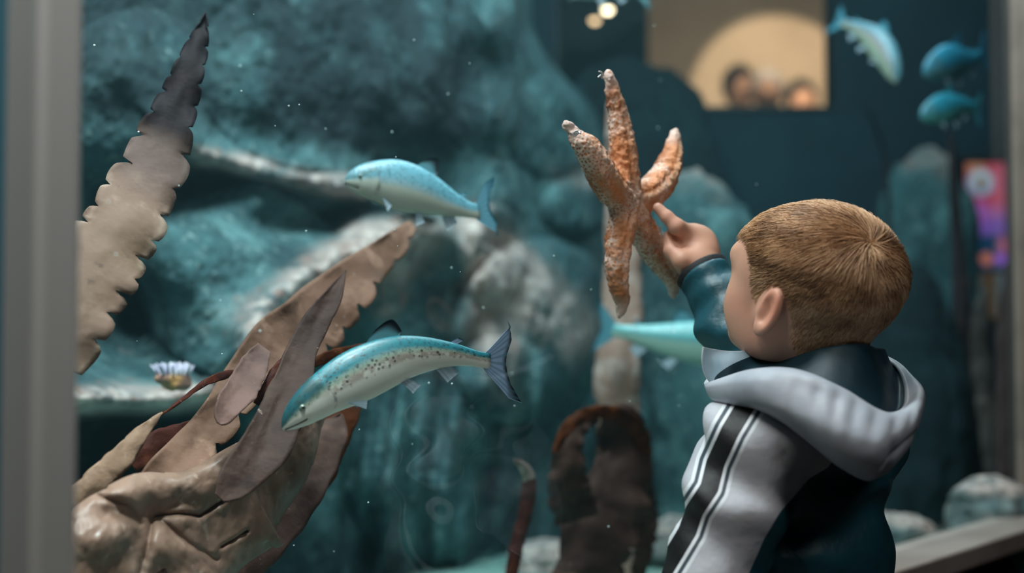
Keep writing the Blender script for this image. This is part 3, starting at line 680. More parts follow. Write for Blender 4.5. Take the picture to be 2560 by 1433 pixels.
# brown arching kelp, lower middle
kb = thing('kelp', 'reddish-brown arching kelp clump left of the striped sleeve', 'kelp', G(1520, 1490, .34))
blade('blade', [(1440, 1480, .36, 70, 90), (1470, 1380, .35, 70, 100), (1500, 1290, .345, 115, 120), (1520, 1220, .34, 60, 110), (1545, 1150, .34, 55, 85), (1550, 1090, .335, 60, 70), (1535, 1050, .33, 50, 60), (1520, 1030, .33, 20, 30)], k_brown, kb, 90, 14, .25, .008, 5, .16, 9, 0, 33, .1)
blade('blade', [(1445, 1300, .33, 55, 55), (1425, 1230, .325, 55, 52), (1420, 1160, .32, 42, 42), (1425, 1100, .32, 36, 34), (1450, 1060, .32, 28, 26), (1490, 1036, .315, 18, 20)], k_brown, kb, 80, 12, .3, .006, 5, .2, 9, 0, 35, .1)
blade('blade', [(1385, 1130, .31, 4, 10), (1405, 1085, .305, 10, 16), (1440, 1048, .30, 14, 18), (1490, 1030, .30, 16, 18), (1545, 1035, .30, 16, 22), (1590, 1068, .30, 20, 24), (1612, 1125, .31, 18, 18), (1616, 1180, .32, 6, 8)], k_orange, kb, 90, 10, .4, .004, 7, .25, 12, 0, 37, .1)
blade('blade', [(1590, 1440, .36, 14, 20), (1612, 1370, .35, 26, 22), (1625, 1300, .345, 30, 20), (1620, 1230, .34, 30, 16), (1600, 1150, .335, 20, 14)], k_brown, kb, 70, 10, .3, .008, 8, .45, 13, 0, 39, .2)
# thin stalk beside it
kt = thing('kelp', 'thin red-brown kelp ribbon with pale tip, lower middle', 'kelp', G(1270, 1480, .34))
blade('blade', [(1262, 1500, .34, 14, 14), (1280, 1430, .34, 15, 15), (1293, 1360, .34, 17, 17), (1312, 1290, .335, 17, 17), (1322, 1230, .33, 18, 18), (1324, 1195, .33, 15, 15)], k_red, kt, 70, 6, .4, .003, 6, .15, 9, 0, 41)
blade('tip', [(1324, 1200, .329, 15, 15), (1316, 1180, .329, 14, 14), (1302, 1162, .329, 9, 10), (1286, 1150, .329, 2, 2)], M('pale_kelp_tip', '#b39a92', .6, layers=[('#8a6a5e', [('n', 50, .5, .6)])]), kt, 24, 6, .4, label='pale pinkish worn tip')
# dark blades at the far right
for i, (lab, path, mt) in enumerate([
    ('broad dark kelp hanging left of the poster', [(2440, 1330, .40, 30, 40), (2425, 1150, .40, 40, 46), (2415, 950, .40, 46, 40), (2405, 760, .41, 26, 24), (2395, 600, .43, 16, 14), (2385, 430, .44, 14, 12), (2375, 330, .45, 3, 3)], k_dark),
    ('narrow dark kelp beside the right frame post', [(2500, 1260, .20, 20, 20), (2512, 1050, .2, 22, 22), (2516, 850, .2, 24, 20), (2522, 700, .2, 16, 14), (2524, 640, .2, 4, 4)], k_dark),
    ('mottled grey-brown kelp below the poster', [(2480, 1240, .30, 12, 12), (2470, 1080, .30, 22, 22), (2455, 930, .31, 26, 26), (2450, 800, .31, 22, 22), (2462, 720, .32, 6, 6)], kelp_mat('grey_brown_kelp', '#57504c', '#3c3634', '#6f6660')),
    ('thin wispy dark kelp above the boy\'s head', [(2235, 900, .6, 5, 5), (2222, 560, .6, 6, 6), (2212, 400, .6, 5, 5), (2190, 320, .6, 4, 4), (2165, 262, .6, 1, 1)], k_dark)]):
    o = thing('kelp', lab, 'kelp', G(path[0][0], path[0][1], path[0][2]))
    blade('blade', path, mt, o, 80, 8, .3, .005, 5, .15, 8, 0, 51 + i)

# ------------------------------------------------------------------ fish
def fish(label, head, tail, back, belly, mid='#8fb6bd', hs=1.0, bend=(), side_bend=0.0, spots=.0, roll=0.0, seed=1, toward=0.0, dorsal=1.0, pink=None, back_line=.15, dark_tail='#17404e', fins='#8fc3d4', shine=.35, lower_fins=1.0, head_dark=0.0, fan=1.0):
    H = P(*head); Tl = P(*tail); L = np.linalg.norm(H - Tl); xf = (H - Tl) / L
    up = Z - xf * (Z @ xf); up /= np.linalg.norm(up)
    sd = np.cross(up, xf)                                  # the side of the fish towards its left
    view = (CAM - (H + Tl) / 2); view /= np.linalg.norm(view)
    ca, sa = math.cos(roll), math.sin(roll)
    if sd @ view < 0: sd = -sd                             # sd points to the side seen
    up, sd = up * ca + sd * sa, sd * ca - up * sa
    bt = list(bend) or [(0, 0), (1, 0)]
    def spine(x): return H - xf * (x * L)[..., None] + up * (ip(x, bt) * L)[..., None] + sd * (side_bend * L * np.sin(x * math.pi))[..., None]
    def place(x, y, z):
        """x along the body 0..1, y to the side seen, z up, in body lengths; the body's bend is followed"""
        x = np.asarray(x, float); e = .01
        dr = spine(x + e) - spine(x - e); dr /= np.linalg.norm(dr, axis=-1, keepdims=True)
        u_ = up - dr * (dr @ up)[..., None]; u_ /= np.linalg.norm(u_, axis=-1, keepdims=True)
        s_ = sd - dr * (dr @ sd)[..., None] - u_ * ((sd * u_).sum(-1))[..., None]; s_ /= np.linalg.norm(s_, axis=-1, keepdims=True)
        return spine(x) + (u_ * np.asarray(z, float)[..., None] + s_ * np.asarray(y, float)[..., None]) * L
    o = thing('fish', label, 'fish', (H + Tl) / 2)
    topc = [(0, .006), (.02, .025), (.06, .046), (.12, .063), (.2, .076), (.32, .09), (.45, .086), (.6, .066), (.74, .044), (.84, .03), (.9, .028)]
    botc = [(0, .008), (.02, .023), (.06, .043), (.12, .062), (.2, .076), (.32, .094), (.45, .092), (.6, .07), (.74, .042), (.84, .028), (.9, .028)]
    wdc = [(0, .006), (.03, .02), (.1, .04), (.2, .052), (.35, .057), (.5, .05), (.7, .03), (.84, .014), (.9, .008)]
    n, m = 64, 32
    x = np.concatenate([np.linspace(0, .08, 14)**1.0, np.linspace(.095, .9, n - 14)]); a_ = np.linspace(0, 2 * math.pi, m, endpoint=False)
    tz = ip(x, topc) * hs; bz = ip(x, botc) * hs; wy = ip(x, wdc) * (.6 + .4 * hs)
    z = np.where(np.sin(a_)[None] > 0, tz[:, None], bz[:, None]) * np.sin(a_)[None]
    y = wy[:, None] * np.cos(a_)[None] * (1 - .1 * np.sin(a_)[None]**2)
    # gill cover edge: a small step behind the head; mouth crease
    xx = np.repeat(x[:, None], m, 1)
    gx = .215 - .035 * (2 * z / (tz[:, None] + bz[:, None]))**2
    y = y * (1 + .07 * ss(xx, gx - .05, gx) * (xx < gx)) * (1 - .03 * ss(xx, gx + .02, gx) * (xx >= gx))
    mz = -.008 - .25 * xx
    crease = np.exp(-((z - mz * hs) / .005)**2) * (xx < .085) * (xx > .002)
    y = y * (1 - .25 * crease)
    v = place(xx, y, z)
    v = np.concatenate([v.reshape(-1, 3), v[0].mean(0)[None], v[-1].mean(0)[None]])
    q_ = [tuple(int(k) for k in r) for r in grid_faces(n, m, True)]
    q_ += [(n * m, (j + 1) % m, j) for j in range(m)] + [(n * m + 1, (n - 1) * m + j, (n - 1) * m + (j + 1) % m) for j in range(m)]
    hz = z / (.5 * (tz + bz))[:, None]
    rest = np.stack([xx, y * 3, z * 1.0], -1).reshape(-1, 3); rest = np.concatenate([rest, [[0, 0, 0], [.9, 0, 0]]])
    hz = np.concatenate([hz.ravel(), [0, 0]]); mouth = np.concatenate([crease.ravel(), [0, 0]])
    gill = np.exp(-((xx - gx) / .007)**2) * (np.abs(z) < .8 * tz[:, None]); gill = np.concatenate([gill.ravel(), [0, 0]])
    hd = np.concatenate([(1 - ss(xx, gx - .01, gx + .01)).ravel(), [1, 0]])
    lay = [(mid, [('a', 'hz', back_line - .25, back_line + .05)]), (back, [('a', 'hz', back_line - .02, back_line + .3)])]
    lay += [('#2b4a52', [('n', 60, .5, .62, 3, (1, .4, 1), 'rest'), ('a', 'hz', back_line - .4, back_line + .4), .55])]
    if pink: lay += [(pink, [('a', 'hz', -.25, -.02), ('a', 'hz', .3, .08), ('n', 30, .4, .55, 3, (1, 1, 1), 'rest'), .7])]
    if spots: lay += [('#30302c', [('v', 48, .36, .24, (1, 1, 1)), ('a', 'hz', -.35, .0), ('n', 9, .3, .5, 2, (1, 1, 1), 'rest'), spots])]
    lay += [(belly, [('a', 'head', .4, .9), ('a', 'hz', .25, -.1), .8]), ('#5c6b5c', [('a', 'head', .4, .9), ('a', 'hz', -.1, .25), ('n', 22, .4, .6, 3, (1, 1, 1), 'rest'), .5])]
    if head_dark: lay += [('#20474c', [('a', 'head', .3, .9), ('a', 'hz', .1, .5), head_dark])]
    lay += [('#46585a', [('a', 'gill', .3, .9), .6]), ('#3a2f3a', [('a', 'mouth', .35, .8)])]
    bm = M('fish_skin', belly, shine, .6, lay, bump=[(220, .25, .0008, 2)], src='rest', coat=.15)
    mk('body', v, q_, bm, o, attrs={'hz': hz, 'rest': rest, 'mouth': mouth, 'gill': gill, 'head': hd})
    fm = M('fish_fin', fins, .5, .4, [(dark_tail, [('a', 'edge', .72, 1.0)]), ('#5b8f9f', [('a', 'raycol', .4, .8), .5])], trans=.35)
    def fin(name, outline_root, outline_tip, k=14, rays=7, bulge=0.0, thick=.0022, yoff=(0, 0), fmat=fm, wav=.0):
        """fin between a root line and an outer line, both lists of (x, z) in body lengths; yoff: sideways at root and tip"""
        R = spline(outline_root, k) if len(outline_root) > 1 else np.repeat(np.array(outline_root, float), k, 0); Tp = spline(outline_tip, k)
        mm = 7; t = np.linspace(0, 1, mm)
        xz = R[:, None] * (1 - t)[None, :, None] + Tp[:, None] * t[None, :, None]
        rr = np.arange(k) * rays / k * 6.28
        yy = yoff[0] * (1 - t)[None] + yoff[1] * t[None] + bulge * np.sin(t * 3.14)[None] + .0012 * np.sin(rr)[:, None] * t[None] + wav * np.sin(t * 4)[None]
        yy = yy * np.ones((k, 1)); th = thick * (1 - .8 * t)[None] * np.ones((k, 1))
        A = place(xz[..., 0], yy + th, xz[..., 1] * 1.0); B = place(xz[..., 0], yy - th, xz[..., 1])
        vv = np.concatenate([A.reshape(-1, 3), B.reshape(-1, 3)]); nA = k * mm
        f1 = grid_faces(k, mm); ed = []
        loop = [i * mm for i in range(k)] + [(k - 1) * mm + j for j in range(1, mm)] + [i * mm + mm - 1 for i in range(k - 2, -1, -1)] + [j for j in range(mm - 2, 0, -1)]
        for a0, b0 in zip(loop, loop[1:] + loop[:1]): ed.append((a0, a0 + nA, b0 + nA, b0))
        ff = np.concatenate([f1, f1[:, ::-1] + nA, np.array(ed)])
        edge = np.tile((t[None] * np.ones((k, 1))).ravel(), 2); rc = np.tile((.5 + .5 * np.cos(rr)[:, None] * np.ones((1, mm))).ravel(), 2)
        mk(name, vv, ff, fmat, o, attrs={'edge': edge, 'raycol': rc})
    h = hs
    fin('tail_fin', [(.875, -.026 * h), (.885, 0), (.875, .026 * h)], [(1.0 + .02 * (fan - 1), -.115 * h * fan), (.995, -.07 * h * fan), (.968, 0), (.995, .07 * h * fan), (1.0 + .02 * (fan - 1), .115 * h * fan)], 22, 11)
    dm = fm if dorsal == 1 else M('dark_fish_fin', '#5f98a4', .5, .4, [('#101e26', [('a', 'edge', .45, .85)])])
    fin('dorsal_fin', [(.40, .070 * h), (.46, .066 * h), (.53, .060 * h)], [(.47, .118 * h), (.53, .135 * h), (.555, .088 * h)], 12, 6, fmat=dm)
    fin('adipose_fin', [(.735, .042 * h), (.76, .04 * h)], [(.765, .062 * h), (.785, .056 * h)], 6, 2)
    pm = M('pale_fish_fin', '#b7cdd8', .5, .4, [('#7f99a6', [('a', 'raycol', .4, .8), .5])], trans=.3)
    fin('pelvic_fin', [(.5, -.082 * h), (.545, -.075 * h)], [(.55, -.13 * h * lower_fins), (.6, -.105 * h)], 9, 4, fmat=pm, yoff=(.01, .02))
    fin('anal_fin', [(.68, -.052 * h), (.75, -.04 * h)], [(.735, -.098 * h), (.785, -.06 * h)], 9, 4, fmat=pm)
    fin('pectoral_fin', [(.235, -.055 * h), (.25, -.066 * h)], [(.32, -.085 * h), (.30, -.11 * h)], 9, 4, fmat=pm, yoff=(.045, .06))
    fin('pectoral_fin', [(.235, -.055 * h), (.25, -.066 * h)], [(.32, -.085 * h), (.30, -.11 * h)], 9, 4, fmat=pm, yoff=(-.045, -.06))
    em_ = M('fish_eye', '#7f8c7a', .15, .7, coat=.8); pu = M('fish_pupil', '#071013', .1, .7, coat=.8)
    for s_ in (1, -1):
        yw = float(ip(np.array(.095), wdc)) * (.6 + .4 * hs) * .93 * s_
        c = place(np.array(.095), np.array(yw), np.array(.014 * hs))
        v2, f2 = sphere(c, .0125 * L, 10, 14); e = mk('eye', v2, f2, em_, o)
        v3, f3 = sphere(c + sd * s_ * .006 * L, .0085 * L, 8, 12); mk('pupil', v3, f3, pu, e)
    return o
fish('silvery blue fish swimming left above the wide kelp, mouth ajar', (861, 452, 1.70), (1236, 530, 1.74), '#6db0c2', '#c8d0c2', '#9cc2ca', 1.75,
     [(0, .0), (.25, .045), (.5, .035), (.75, -.015), (.88, -.02), (1, .03)], 0, 0, .0, 2, dorsal=0, fins='#7fc0d4', dark_tail='#12556a', back_line=.0)
fish('large spotted fish with teal back crossing in front of the kelp cluster', (703, 1062, 1.29), (1282, 900, 1.38), '#23808c', '#ecece0', '#a9bba8', 1.16,
     [(0, -.015), (.15, .055), (.35, .11), (.55, .13), (.75, .085), (.9, .02), (1, -.01)], 0, .8, .0, 3, dorsal=0, pink='#a08c80', fins='#b4cbe6', dark_tail='#142430', fan=1.3, back_line=.22, head_dark=.7)
fish('long pale turquoise fish passing behind the starfish arm and sleeve', (1920, 862, 2.30), (1488, 822, 2.34), '#5fb6b8', '#8fb3a6', '#5c9a9c', 1.35,
     [(0, 0), (.3, -.02), (.6, -.02), (1, .01)], 0, 0, 0, 4, fins='#5f9fae', dark_tail='#2f6f80', back_line=.05)
fish('pinkish silver fish diving head down beside the tan window', (2248, 200, 2.9), (2088, 40, 3.0), '#5f97a8', '#98aa98', '#8f8f96', 1.5,
     [(0, -.04), (.25, .07), (.5, .11), (.75, .06), (.9, .0), (1, -.03)], 0, 0, 0, 5, pink='#a98a8c', fins='#4f9fb4', dark_tail='#357f98', back_line=.15)
fish('small blue fish, upper of the pair at the upper right', (2308, 172, 2.85), (2468, 142, 2.95), '#2f93b4', '#5f8f94', '#2f86a4', 2.1,
     [(0, -.06), (.2, .0), (.45, .02), (.7, 0), (1, .06)], 0, 0, .2, 6, fins='#3f8fae', dark_tail='#2f7894', back_line=-.1)
fish('small turquoise fish, lower of the pair at the upper right', (2300, 288, 2.82), (2452, 258, 2.88), '#2a8fa8', '#4f9490', '#2f8796', 2.2,
     [(0, -.03), (.3, .02), (.6, .03), (.8, 0), (1, -.05)], 0, 0, .15, 7, fins='#3c8f9c', dark_tail='#2f7f94', back_line=-.1)
fish('pale fish cut off by the top of the picture above the lamps', (1345, -42, 2.4), (1628, -12, 2.45), '#4f8f94', '#9fc0b4', '#7fa8a4', 1.1,
     [(0, 0), (.5, .01), (1, 0)], 0, 0, 0, 8, fins='#6fa0a4')

# ------------------------------------------------------------------ starfish on the glass
def starfish():
    cs = lambda px, py, o=.0: G(px, py, .022 + o)
    c0 = cs(1568, 505)
    arms = [[(1568, 505, 0, 30), (1562, 440, 0, 31), (1556, 360, .0, 27), (1545, 285, .002, 20), (1530, 220, .004, 12), (1519, 182, .006, 7)],
            [(1568, 505, 0, 30), (1528, 470, .0, 34), (1492, 410, .0, 31), (1462, 362, .004, 24), (1442, 347, .01, 13), (1428, 322, .014, 8), (1415, 309, .016, 6)],
            [(1568, 505, 0, 30), (1618, 488, .0, 33), (1655, 450, .0, 31), (1675, 405, .002, 24), (1684, 365, .004, 15), (1689, 330, .004, 7)],
            [(1568, 505, 0, 30), (1600, 560, .0, 30), (1632, 625, .0, 28), (1662, 670, .002, 22), (1682, 705, .006, 13), (1683, 742, .01, 6)],
            [(1568, 505, 0, 30), (1552, 580, .0, 29), (1543, 660, .0, 24), (1548, 720, .0, 18), (1556, 755, .002, 12), (1550, 788, .004, 6)]]
    A = []
    for a in arms:
        a = spline(np.array(a, float), 14)
        pts = G(a[:, 0], a[:, 1], .022 + a[:, 2] * 0 + a[:, 2]); dep = proj(pts)[:, 2]
        # the width seen is foreshortened by about .6 for upright arms: true half width
        ax = np.abs(np.gradient(a[:, 1])) / np.hypot(np.gradient(a[:, 0]), np.gradient(a[:, 1]))
        r = a[:, 3] * dep / F
        A.append((pts, r * 1.12))
    gn = GN
    def flat(p, k=1.0): return p
    def f(p):
        q_ = p - np.outer((p - c0) @ gn, gn) * 0
        d = None
        for pts, r in A:
            e = chain(p, pts, r, .006); d = e if d is None else smin(d, e, .007)
        sg = (p - GS) @ gn
        d = smax(d, .0022 - sg, .006)                       # pressed flat by the glass
        # a long groove either side of each arm's ridge
        for pts, r in A:
            pc = pts.copy(); w_ = None
            dd = np.full(len(p), 1e9); rl = np.zeros(len(p))
            for i in range(1, len(pts) - 2):
                ab = pts[i + 1] - pts[i]; t = np.clip(((p - pts[i]) @ ab) / (ab @ ab), 0, 1)
                x_ = p - pts[i] - t[:, None] * ab; lat = x_ - np.outer(x_ @ gn, gn); dl = np.sqrt((lat**2).sum(-1))
                m_ = dl < dd; dd = np.where(m_, dl, dd); rl = np.where(m_, r[i], rl)
            if len(p) > 0:
                front = np.clip((.022 - sg) / .02, 0, 1)
                d = d + .0020 * np.exp(-((dd - .48 * rl) / (.16 * rl + 1e-5))**2) * front * (dd < rl) - .0012 * np.exp(-(dd / (.3 * rl + 1e-5))**2) * front
        return d + .0009 * vnoise(p * 420, 3) + .0011 * vnoise(p * 190, 5)
    v, q_ = nets(f, c0 - [.19, .19, .19], c0 + [.17, .20, .19], .0017)
    tip = np.zeros(len(v)); ridge = np.zeros(len(v))
    for pts, r in A:
        tip = np.maximum(tip, 1 - np.clip((np.linalg.norm(v - pts[-1], axis=1)) / .05, 0, 1))
        for i in range(len(pts) - 1):
            ab = pts[i + 1] - pts[i]; t = np.clip(((v - pts[i]) @ ab) / (ab @ ab), 0, 1); x_ = v - pts[i] - t[:, None] * ab
            lat = x_ - np.outer(x_ @ gn, gn); ridge = np.maximum(ridge, np.exp(-(np.sqrt((lat**2).sum(-1)) / (.55 * r[i] + 1e-4))**2))
    sg = (v - GS) @ gn
    m_ = M('starfish_skin', '#d48a5c', .6, .4, [('#96552f', [('a', 'side', .4, 1.0), ('n', 20, .3, .6)]), ('#d9a684', [('a', 'ridge', .3, .9), ('n', 60, .3, .6)]), ('#efd9cc', [('v', 300, .30, .55, (1, 1, 1)), ('n', 24, .40, .62, 4), .7]),
           ('#e0c2b6', [('a', 'tip', .45, .9), .85]), ('#b8683a', [('n', 110, .6, .7, 3), .6])], bump=[(330, .6, .0015, 2)], sss=.0)
    o = mk('starfish', v, q_, m_, label='five-armed orange starfish clinging to the glass by the pointing finger', cat='starfish', loc=c0, attrs={'tip': tip, 'ridge': ridge, 'side': np.clip(sg / .03, 0, 1)})
    # a few white tube feet reach out at the arm edges
    rng = np.random.RandomState(4); prs = []
    for (a0, b0, dx, dy, k) in [((1640, 575), (1662, 640), 12, -9, 13), ((1436, 330), (1444, 338), 9, -7, 4), ((1618, 545), (1640, 590), 10, -8, 6), ((1514, 185), (1508, 196), -14, -6, 2)]:
        for i in range(k):
            t = (i + rng.rand() * .6) / k; x0 = a0[0] + (b0[0] - a0[0]) * t; y0 = a0[1] + (b0[1] - a0[1]) * t
            l_ = .6 + .7 * rng.rand(); p0 = G(x0 - 5, y0 + 3, .02); p1 = G(x0 + dx * l_ * .6, y0 + dy * l_ * .7, .016); p2 = G(x0 + dx * l_, y0 + dy * l_ * rng.uniform(-.2, 1.2), .010)
            ring = []
            for p_, r_ in zip((p0, p1, p2), (.0010, .0008, .0009)):
                th = np.arange(6) * math.pi / 3; ring.append(p_ + np.outer(np.cos(th), X) * r_ + np.outer(np.sin(th), Z) * r_)
            prs.append((np.concatenate(ring), [tuple(map(int, r)) for r in grid_faces(3, 6, True)] + [(12, 13, 14, 15, 16, 17)]))
    v2, f2 = join(prs)
    mk('tube_feet', v2, f2, M('tube_feet_white', '#dcd6d4', .5), o, kind='stuff', label='short white tube feet')
starfish()

# ------------------------------------------------------------------ anemone on the ledge
def anemone():
    c = G(432, 955, .60); o = thing('anemone', 'small white-lilac sea anemone on the pale rock ledge', 'anemone', c)
    k = (c - CAM)[1] / F * 1.3
    v, q_ = nets(lambda p: smin(ell(p, c + Z * 6 * k, np.array([34, 30, 14]) * k), ell(p, c + X * 10 * k - Z * 6 * k, np.array([26, 26, 12]) * k), 8 * k) + .002 * vnoise(p * 120, 1), c - .08, c + .08, .003)
    mk('column', v, q_, M('anemone_column', '#c08e70', .6, layers=[('#8a6a66', [('n', 30, .4, .6)]), ('#cf9b5e', [('n', 18, .55, .65)])]), o)
    rng = np.random.RandomState(3); tm = M('anemone_tentacle', '#e0dbf2', .5, layers=[('#f6f4fc', [('n', 40, .4, .6)])], sss=.0)
    for i in range(130):
        a_ = rng.rand() * 6.28; r_ = rng.rand()**.5 * 30 * k; b = c + np.array([math.cos(a_) * r_, math.sin(a_) * r_ * .8, 12 * k])
        d_ = np.array([math.cos(a_) * .7 * r_ / (30 * k), math.sin(a_) * .7 * r_ / (30 * k) - .1, 1.0]); d_ /= np.linalg.norm(d_); l_ = rng.uniform(14, 28) * k
        th = np.arange(6) * math.pi / 3; rings = []
        for t, rr in ((0, 3.2), (.4, 3.0), (.8, 2.2), (1, .8)):
            rings.append(b + d_ * l_ * t + np.outer(np.cos(th), X) * rr * k + np.outer(np.sin(th), Y) * rr * k)
        mk('tentacle', np.concatenate(rings), grid_faces(4, 6, True), tm, o)
anemone()
# ------------------------------------------------------------------ tiny specks drifting in the water
def specks():
    rng = np.random.RandomState(8); prs = []
    for px, py in [(688, 315), (722, 265), (748, 262), (1035, 100), (1120, 235), (650, 828), (1645, 320), (1650, 200), (1548, 225), (1130, 960), (1072, 958), (1180, 1018), (1790, 965), (1850, 950), (470, 285), (600, 165), (1700, 990), (980, 330), (1385, 640)] + [(rng.uniform(220, 2000), rng.uniform(20, 1400)) for _ in range(40)]:
        s = rng.uniform(.04, .35); c = G(px, py, s); r_ = rng.uniform(.0005, .0012)
        v, q_ = sphere(c, r_, 5, 6); prs.append((v, q_))
    v, f_ = join(prs)
    mk('drifting_specks', v, f_, M('speck', '#cfe6e4', .6), label='tiny pale specks drifting in the tank water', cat='specks', kind='stuff', loc=(0, 1.5, .9))
specks()
# ------------------------------------------------------------------ the boy
FW = np.array([-.7071, .7071, 0]); LF = np.array([-.7071, -.7071, 0])          # the way he faces, and his left
boy = thing('person', 'small boy with short blond-brown hair in white and teal hooded jacket pointing at the starfish', 'person', (P(2040, 1300, 1.39)[0], P(2040, 1300, 1.39)[1], 0))
HP = math.radians(20)
HK = .875
Hc = P(2030, 697, 1.37)
hF = FW * math.cos(HP) + Z * math.sin(HP); hU = -FW * math.sin(HP) + Z * math.cos(HP); hL = LF
HR = np.stack([hF, hL, hU])                                                     # rows: local axes
def hl(p): return (p - Hc) @ HR.T / HK                                               # world to head-local
def hw(x, y, z): return Hc + (hF * x + hL * y + hU * z) * HK
# joints
shL, elL, wrL = P(1893, 1110, 1.31), P(1762, 1490, 1.29), T(-.02, -.085, ZS + .042)
shR, elR, wrR = P(2140, 1075, 1.45), P(1925, 955, 1.48), P(1752, 676, 1.545)
nk0, nk1 = hw(-.03, 0, -.05), P(2070, 985, 1.395)
chest, belly_, hips = P(2025, 1170, 1.40), P(2012, 1360, 1.40), P(2020, 1560, 1.40)
def head_sdf(p):
    q = hl(p); ab = q.copy(); ab[..., 1] = np.abs(ab[..., 1])
    d = ell(q, (-.014, 0, .010), (.091, .075, .076))
    d = smin(d, ell(q, (.035, 0, .005), (.052, .057, .05)), .03)
    d = smin(d, ell(q, (.032, 0, -.045), (.05, .052, .056)), .035)
    d = smin(d, ell(ab, (.046, .031, -.050), (.027, .026, .028)), .02)          # cheeks
    d = smin(d, ell(q, (.062, 0, -.088), (.018, .02, .014)), .025)              # chin
    d = smin(d, ell(ab, (.015, .04, -.078), (.028, .014, .018)), .03)           # jaw
    d = smin(d, ell(ab, (.076, .022, .004), (.011, .022, .009)), .02)          # brow
    d = smax(d, -ell(ab, (.096, .027, -.014), (.011, .014, .008)), .012)        # eye sockets
    d = smin(d, ell(ab, (.0735, .027, -.0145), (.0095, .0125, .0090)), .004)      # lids
    d = smin(d, cap(q, (.079, 0, -.010), (.0905, 0, -.036), .0045, .0066), .014)  # nose
    d = smin(d, ell(ab, (.0865, .0065, -.038), (.0055, .0045, .0045)), .005)
    d = smin(d, ell(q, (.0835, 0, -.060), (.008, .013, .0045)), .006)           # lips
    d = smin(d, ell(q, (.0815, 0, -.0675), (.008, .011, .005)), .006)
    d = smax(d, -ell(q, (.092, 0, -.0638), (.007, .014, .0010)), .003)
    # ears: plate, rim, lobe, hollow
    e = (ab - np.array([-.006, .0690, -.038])) / .96
    ca, sa = math.cos(.30), math.sin(.30)                                       # stands out from the head
    ex = e[..., 0] * ca - e[..., 1] * sa; ey = e[..., 0] * sa + e[..., 1] * ca; ez = e[..., 2]
    ca2, sa2 = math.cos(.22), math.sin(.22); ex, ez = ex * ca2 + ez * sa2, -ex * sa2 + ez * ca2
    tt = np.stack([ex, ey, ez], -1)
    rad = np.sqrt((ex / .0150)**2 + (ez / .0255)**2)
    plate = ell(tt, (0, 0, 0), (.0155, .0050, .026))
    rim = np.sqrt(((rad - .86) * .0165)**2 + (ey - .0035)**2) - .0036
    rim = np.where(ex > .010, rim + (ex - .010) * .8, rim)
    lobe = ell(tt, (.004, .001, -.0235), (.0085, .0045, .009))
    ear = smin(smin(plate, rim, .004), lobe, .006)
    ear = smax(ear, -ell(tt, (.003, .008, -.002), (.0075, .0085, .013)), .004)
    ear = smin(ear, ell(tt, (.0125, .003, -.006), (.003, .0035, .006)), .003)   # tragus
    d = smin(d, ell(ab, (.004, .058, -.040), (.012, .013, .020)), .012)
    d = smin(d, ear * .96, .004)
    return d * HK
def gl(px, py, d): return P(px, py, d)
# pointing right hand: joints picked on the picture, depth metric
tipG = G(1645, 520, -.007)
dt = proj(tipG)[2]
ixs = [tipG, gl(1668, 543, dt - .004), gl(1692, 567, dt - .006), gl(1722, 592, 1.560)]
HND = [
    (ixs, [.0057, .0069, .0088, .0135]),                                                              # index, stretched out
    ([gl(1722, 600, 1.580), gl(1690, 597, 1.600), gl(1672, 612, 1.596), gl(1684, 632, 1.582)], [.0105, .0090, .0085, .0072]),   # middle, curled
    ([gl(1732, 612, 1.590), gl(1700, 620, 1.610), gl(1684, 636, 1.604), gl(1698, 650, 1.588)], [.0100, .0086, .0080, .0068]),   # ring, curled
    ([gl(1744, 626, 1.598), gl(1716, 642, 1.614), gl(1700, 654, 1.606), gl(1712, 664, 1.592)], [.0090, .0076, .0070, .0060]),   # little, curled
    ([gl(1738, 655, 1.540), gl(1706, 652, 1.536), gl(1680, 628, 1.546), gl(1672, 595, 1.556)], [.0125, .0110, .0090, .0072]),   # thumb, folded in
]
def hand_sdf(p):
    d = smin(ell(p, gl(1740, 622, 1.568), np.array([.0215, .0215, .0235])), cap(p, gl(1748, 606, 1.568), gl(1744, 660, 1.552), .0165, .0175), .012)
    d = smin(d, cap(p, gl(1752, 640, 1.56), gl(1724, 650, 1.555), .018, .016), .014)
    fs = None
    for k, (pts, rs) in enumerate(HND):
        e = chain(p, pts, rs, .003)
        if k in (0, 4): d = smin(d, e, .011)
        else: fs = e if fs is None else smin(fs, e, .0018)
    d = smin(d, fs, .005)
    d = smax(d, -cap(p, gl(1679, 586, 1.548), gl(1699, 612, 1.540), .0032, .0042), .004)
    return smin(d, cap(p, gl(1746, 655, 1.553), wrR + (elR - wrR) * .25, .0185, .0195), .012)
# left hand resting on the sill below the picture
def rest_hand(p):
    b = wrL; f_ = GN * .6 - GD * .8; f_ = f_ / np.linalg.norm(f_); n_ = np.cross(Z, f_)
    f_ = (GS + GD * -.075 + GN * -.03 + Z * (ZS + .014)) - b; f_ = f_ / np.linalg.norm(f_); sdv = np.cross(f_, Z); sdv /= np.linalg.norm(sdv)
    top = np.cross(sdv, f_)
    pc = b + f_ * .035
    q = p - pc; loc = np.stack([q @ f_, q @ sdv, q @ top], -1)
    d = ell(loc, (0, 0, 0), (.033, .026, .013))
    for i, (o_, L_) in enumerate(((-.018, .036), (-.006, .043), (.006, .041), (.017, .032))):
        a_ = np.array([.022, o_, 0]); m_ = a_ + [L_ * .5, o_ * .15, .003]; e_ = a_ + [L_, o_ * .25, -.006]
        d = smin(d, chain(loc, [a_, m_, e_], [.0078, .0068, .0056], .003), .004)
    d = smin(d, chain(loc, [(-.012, -.018, 0), (.008, -.034, -.002), (.026, -.040, -.005)], [.0095, .0082, .0066], .003), .006)
    return smin(d, cap(p, b + f_ * .01, b - (b - elL) * -.2, .018, .019), .012)
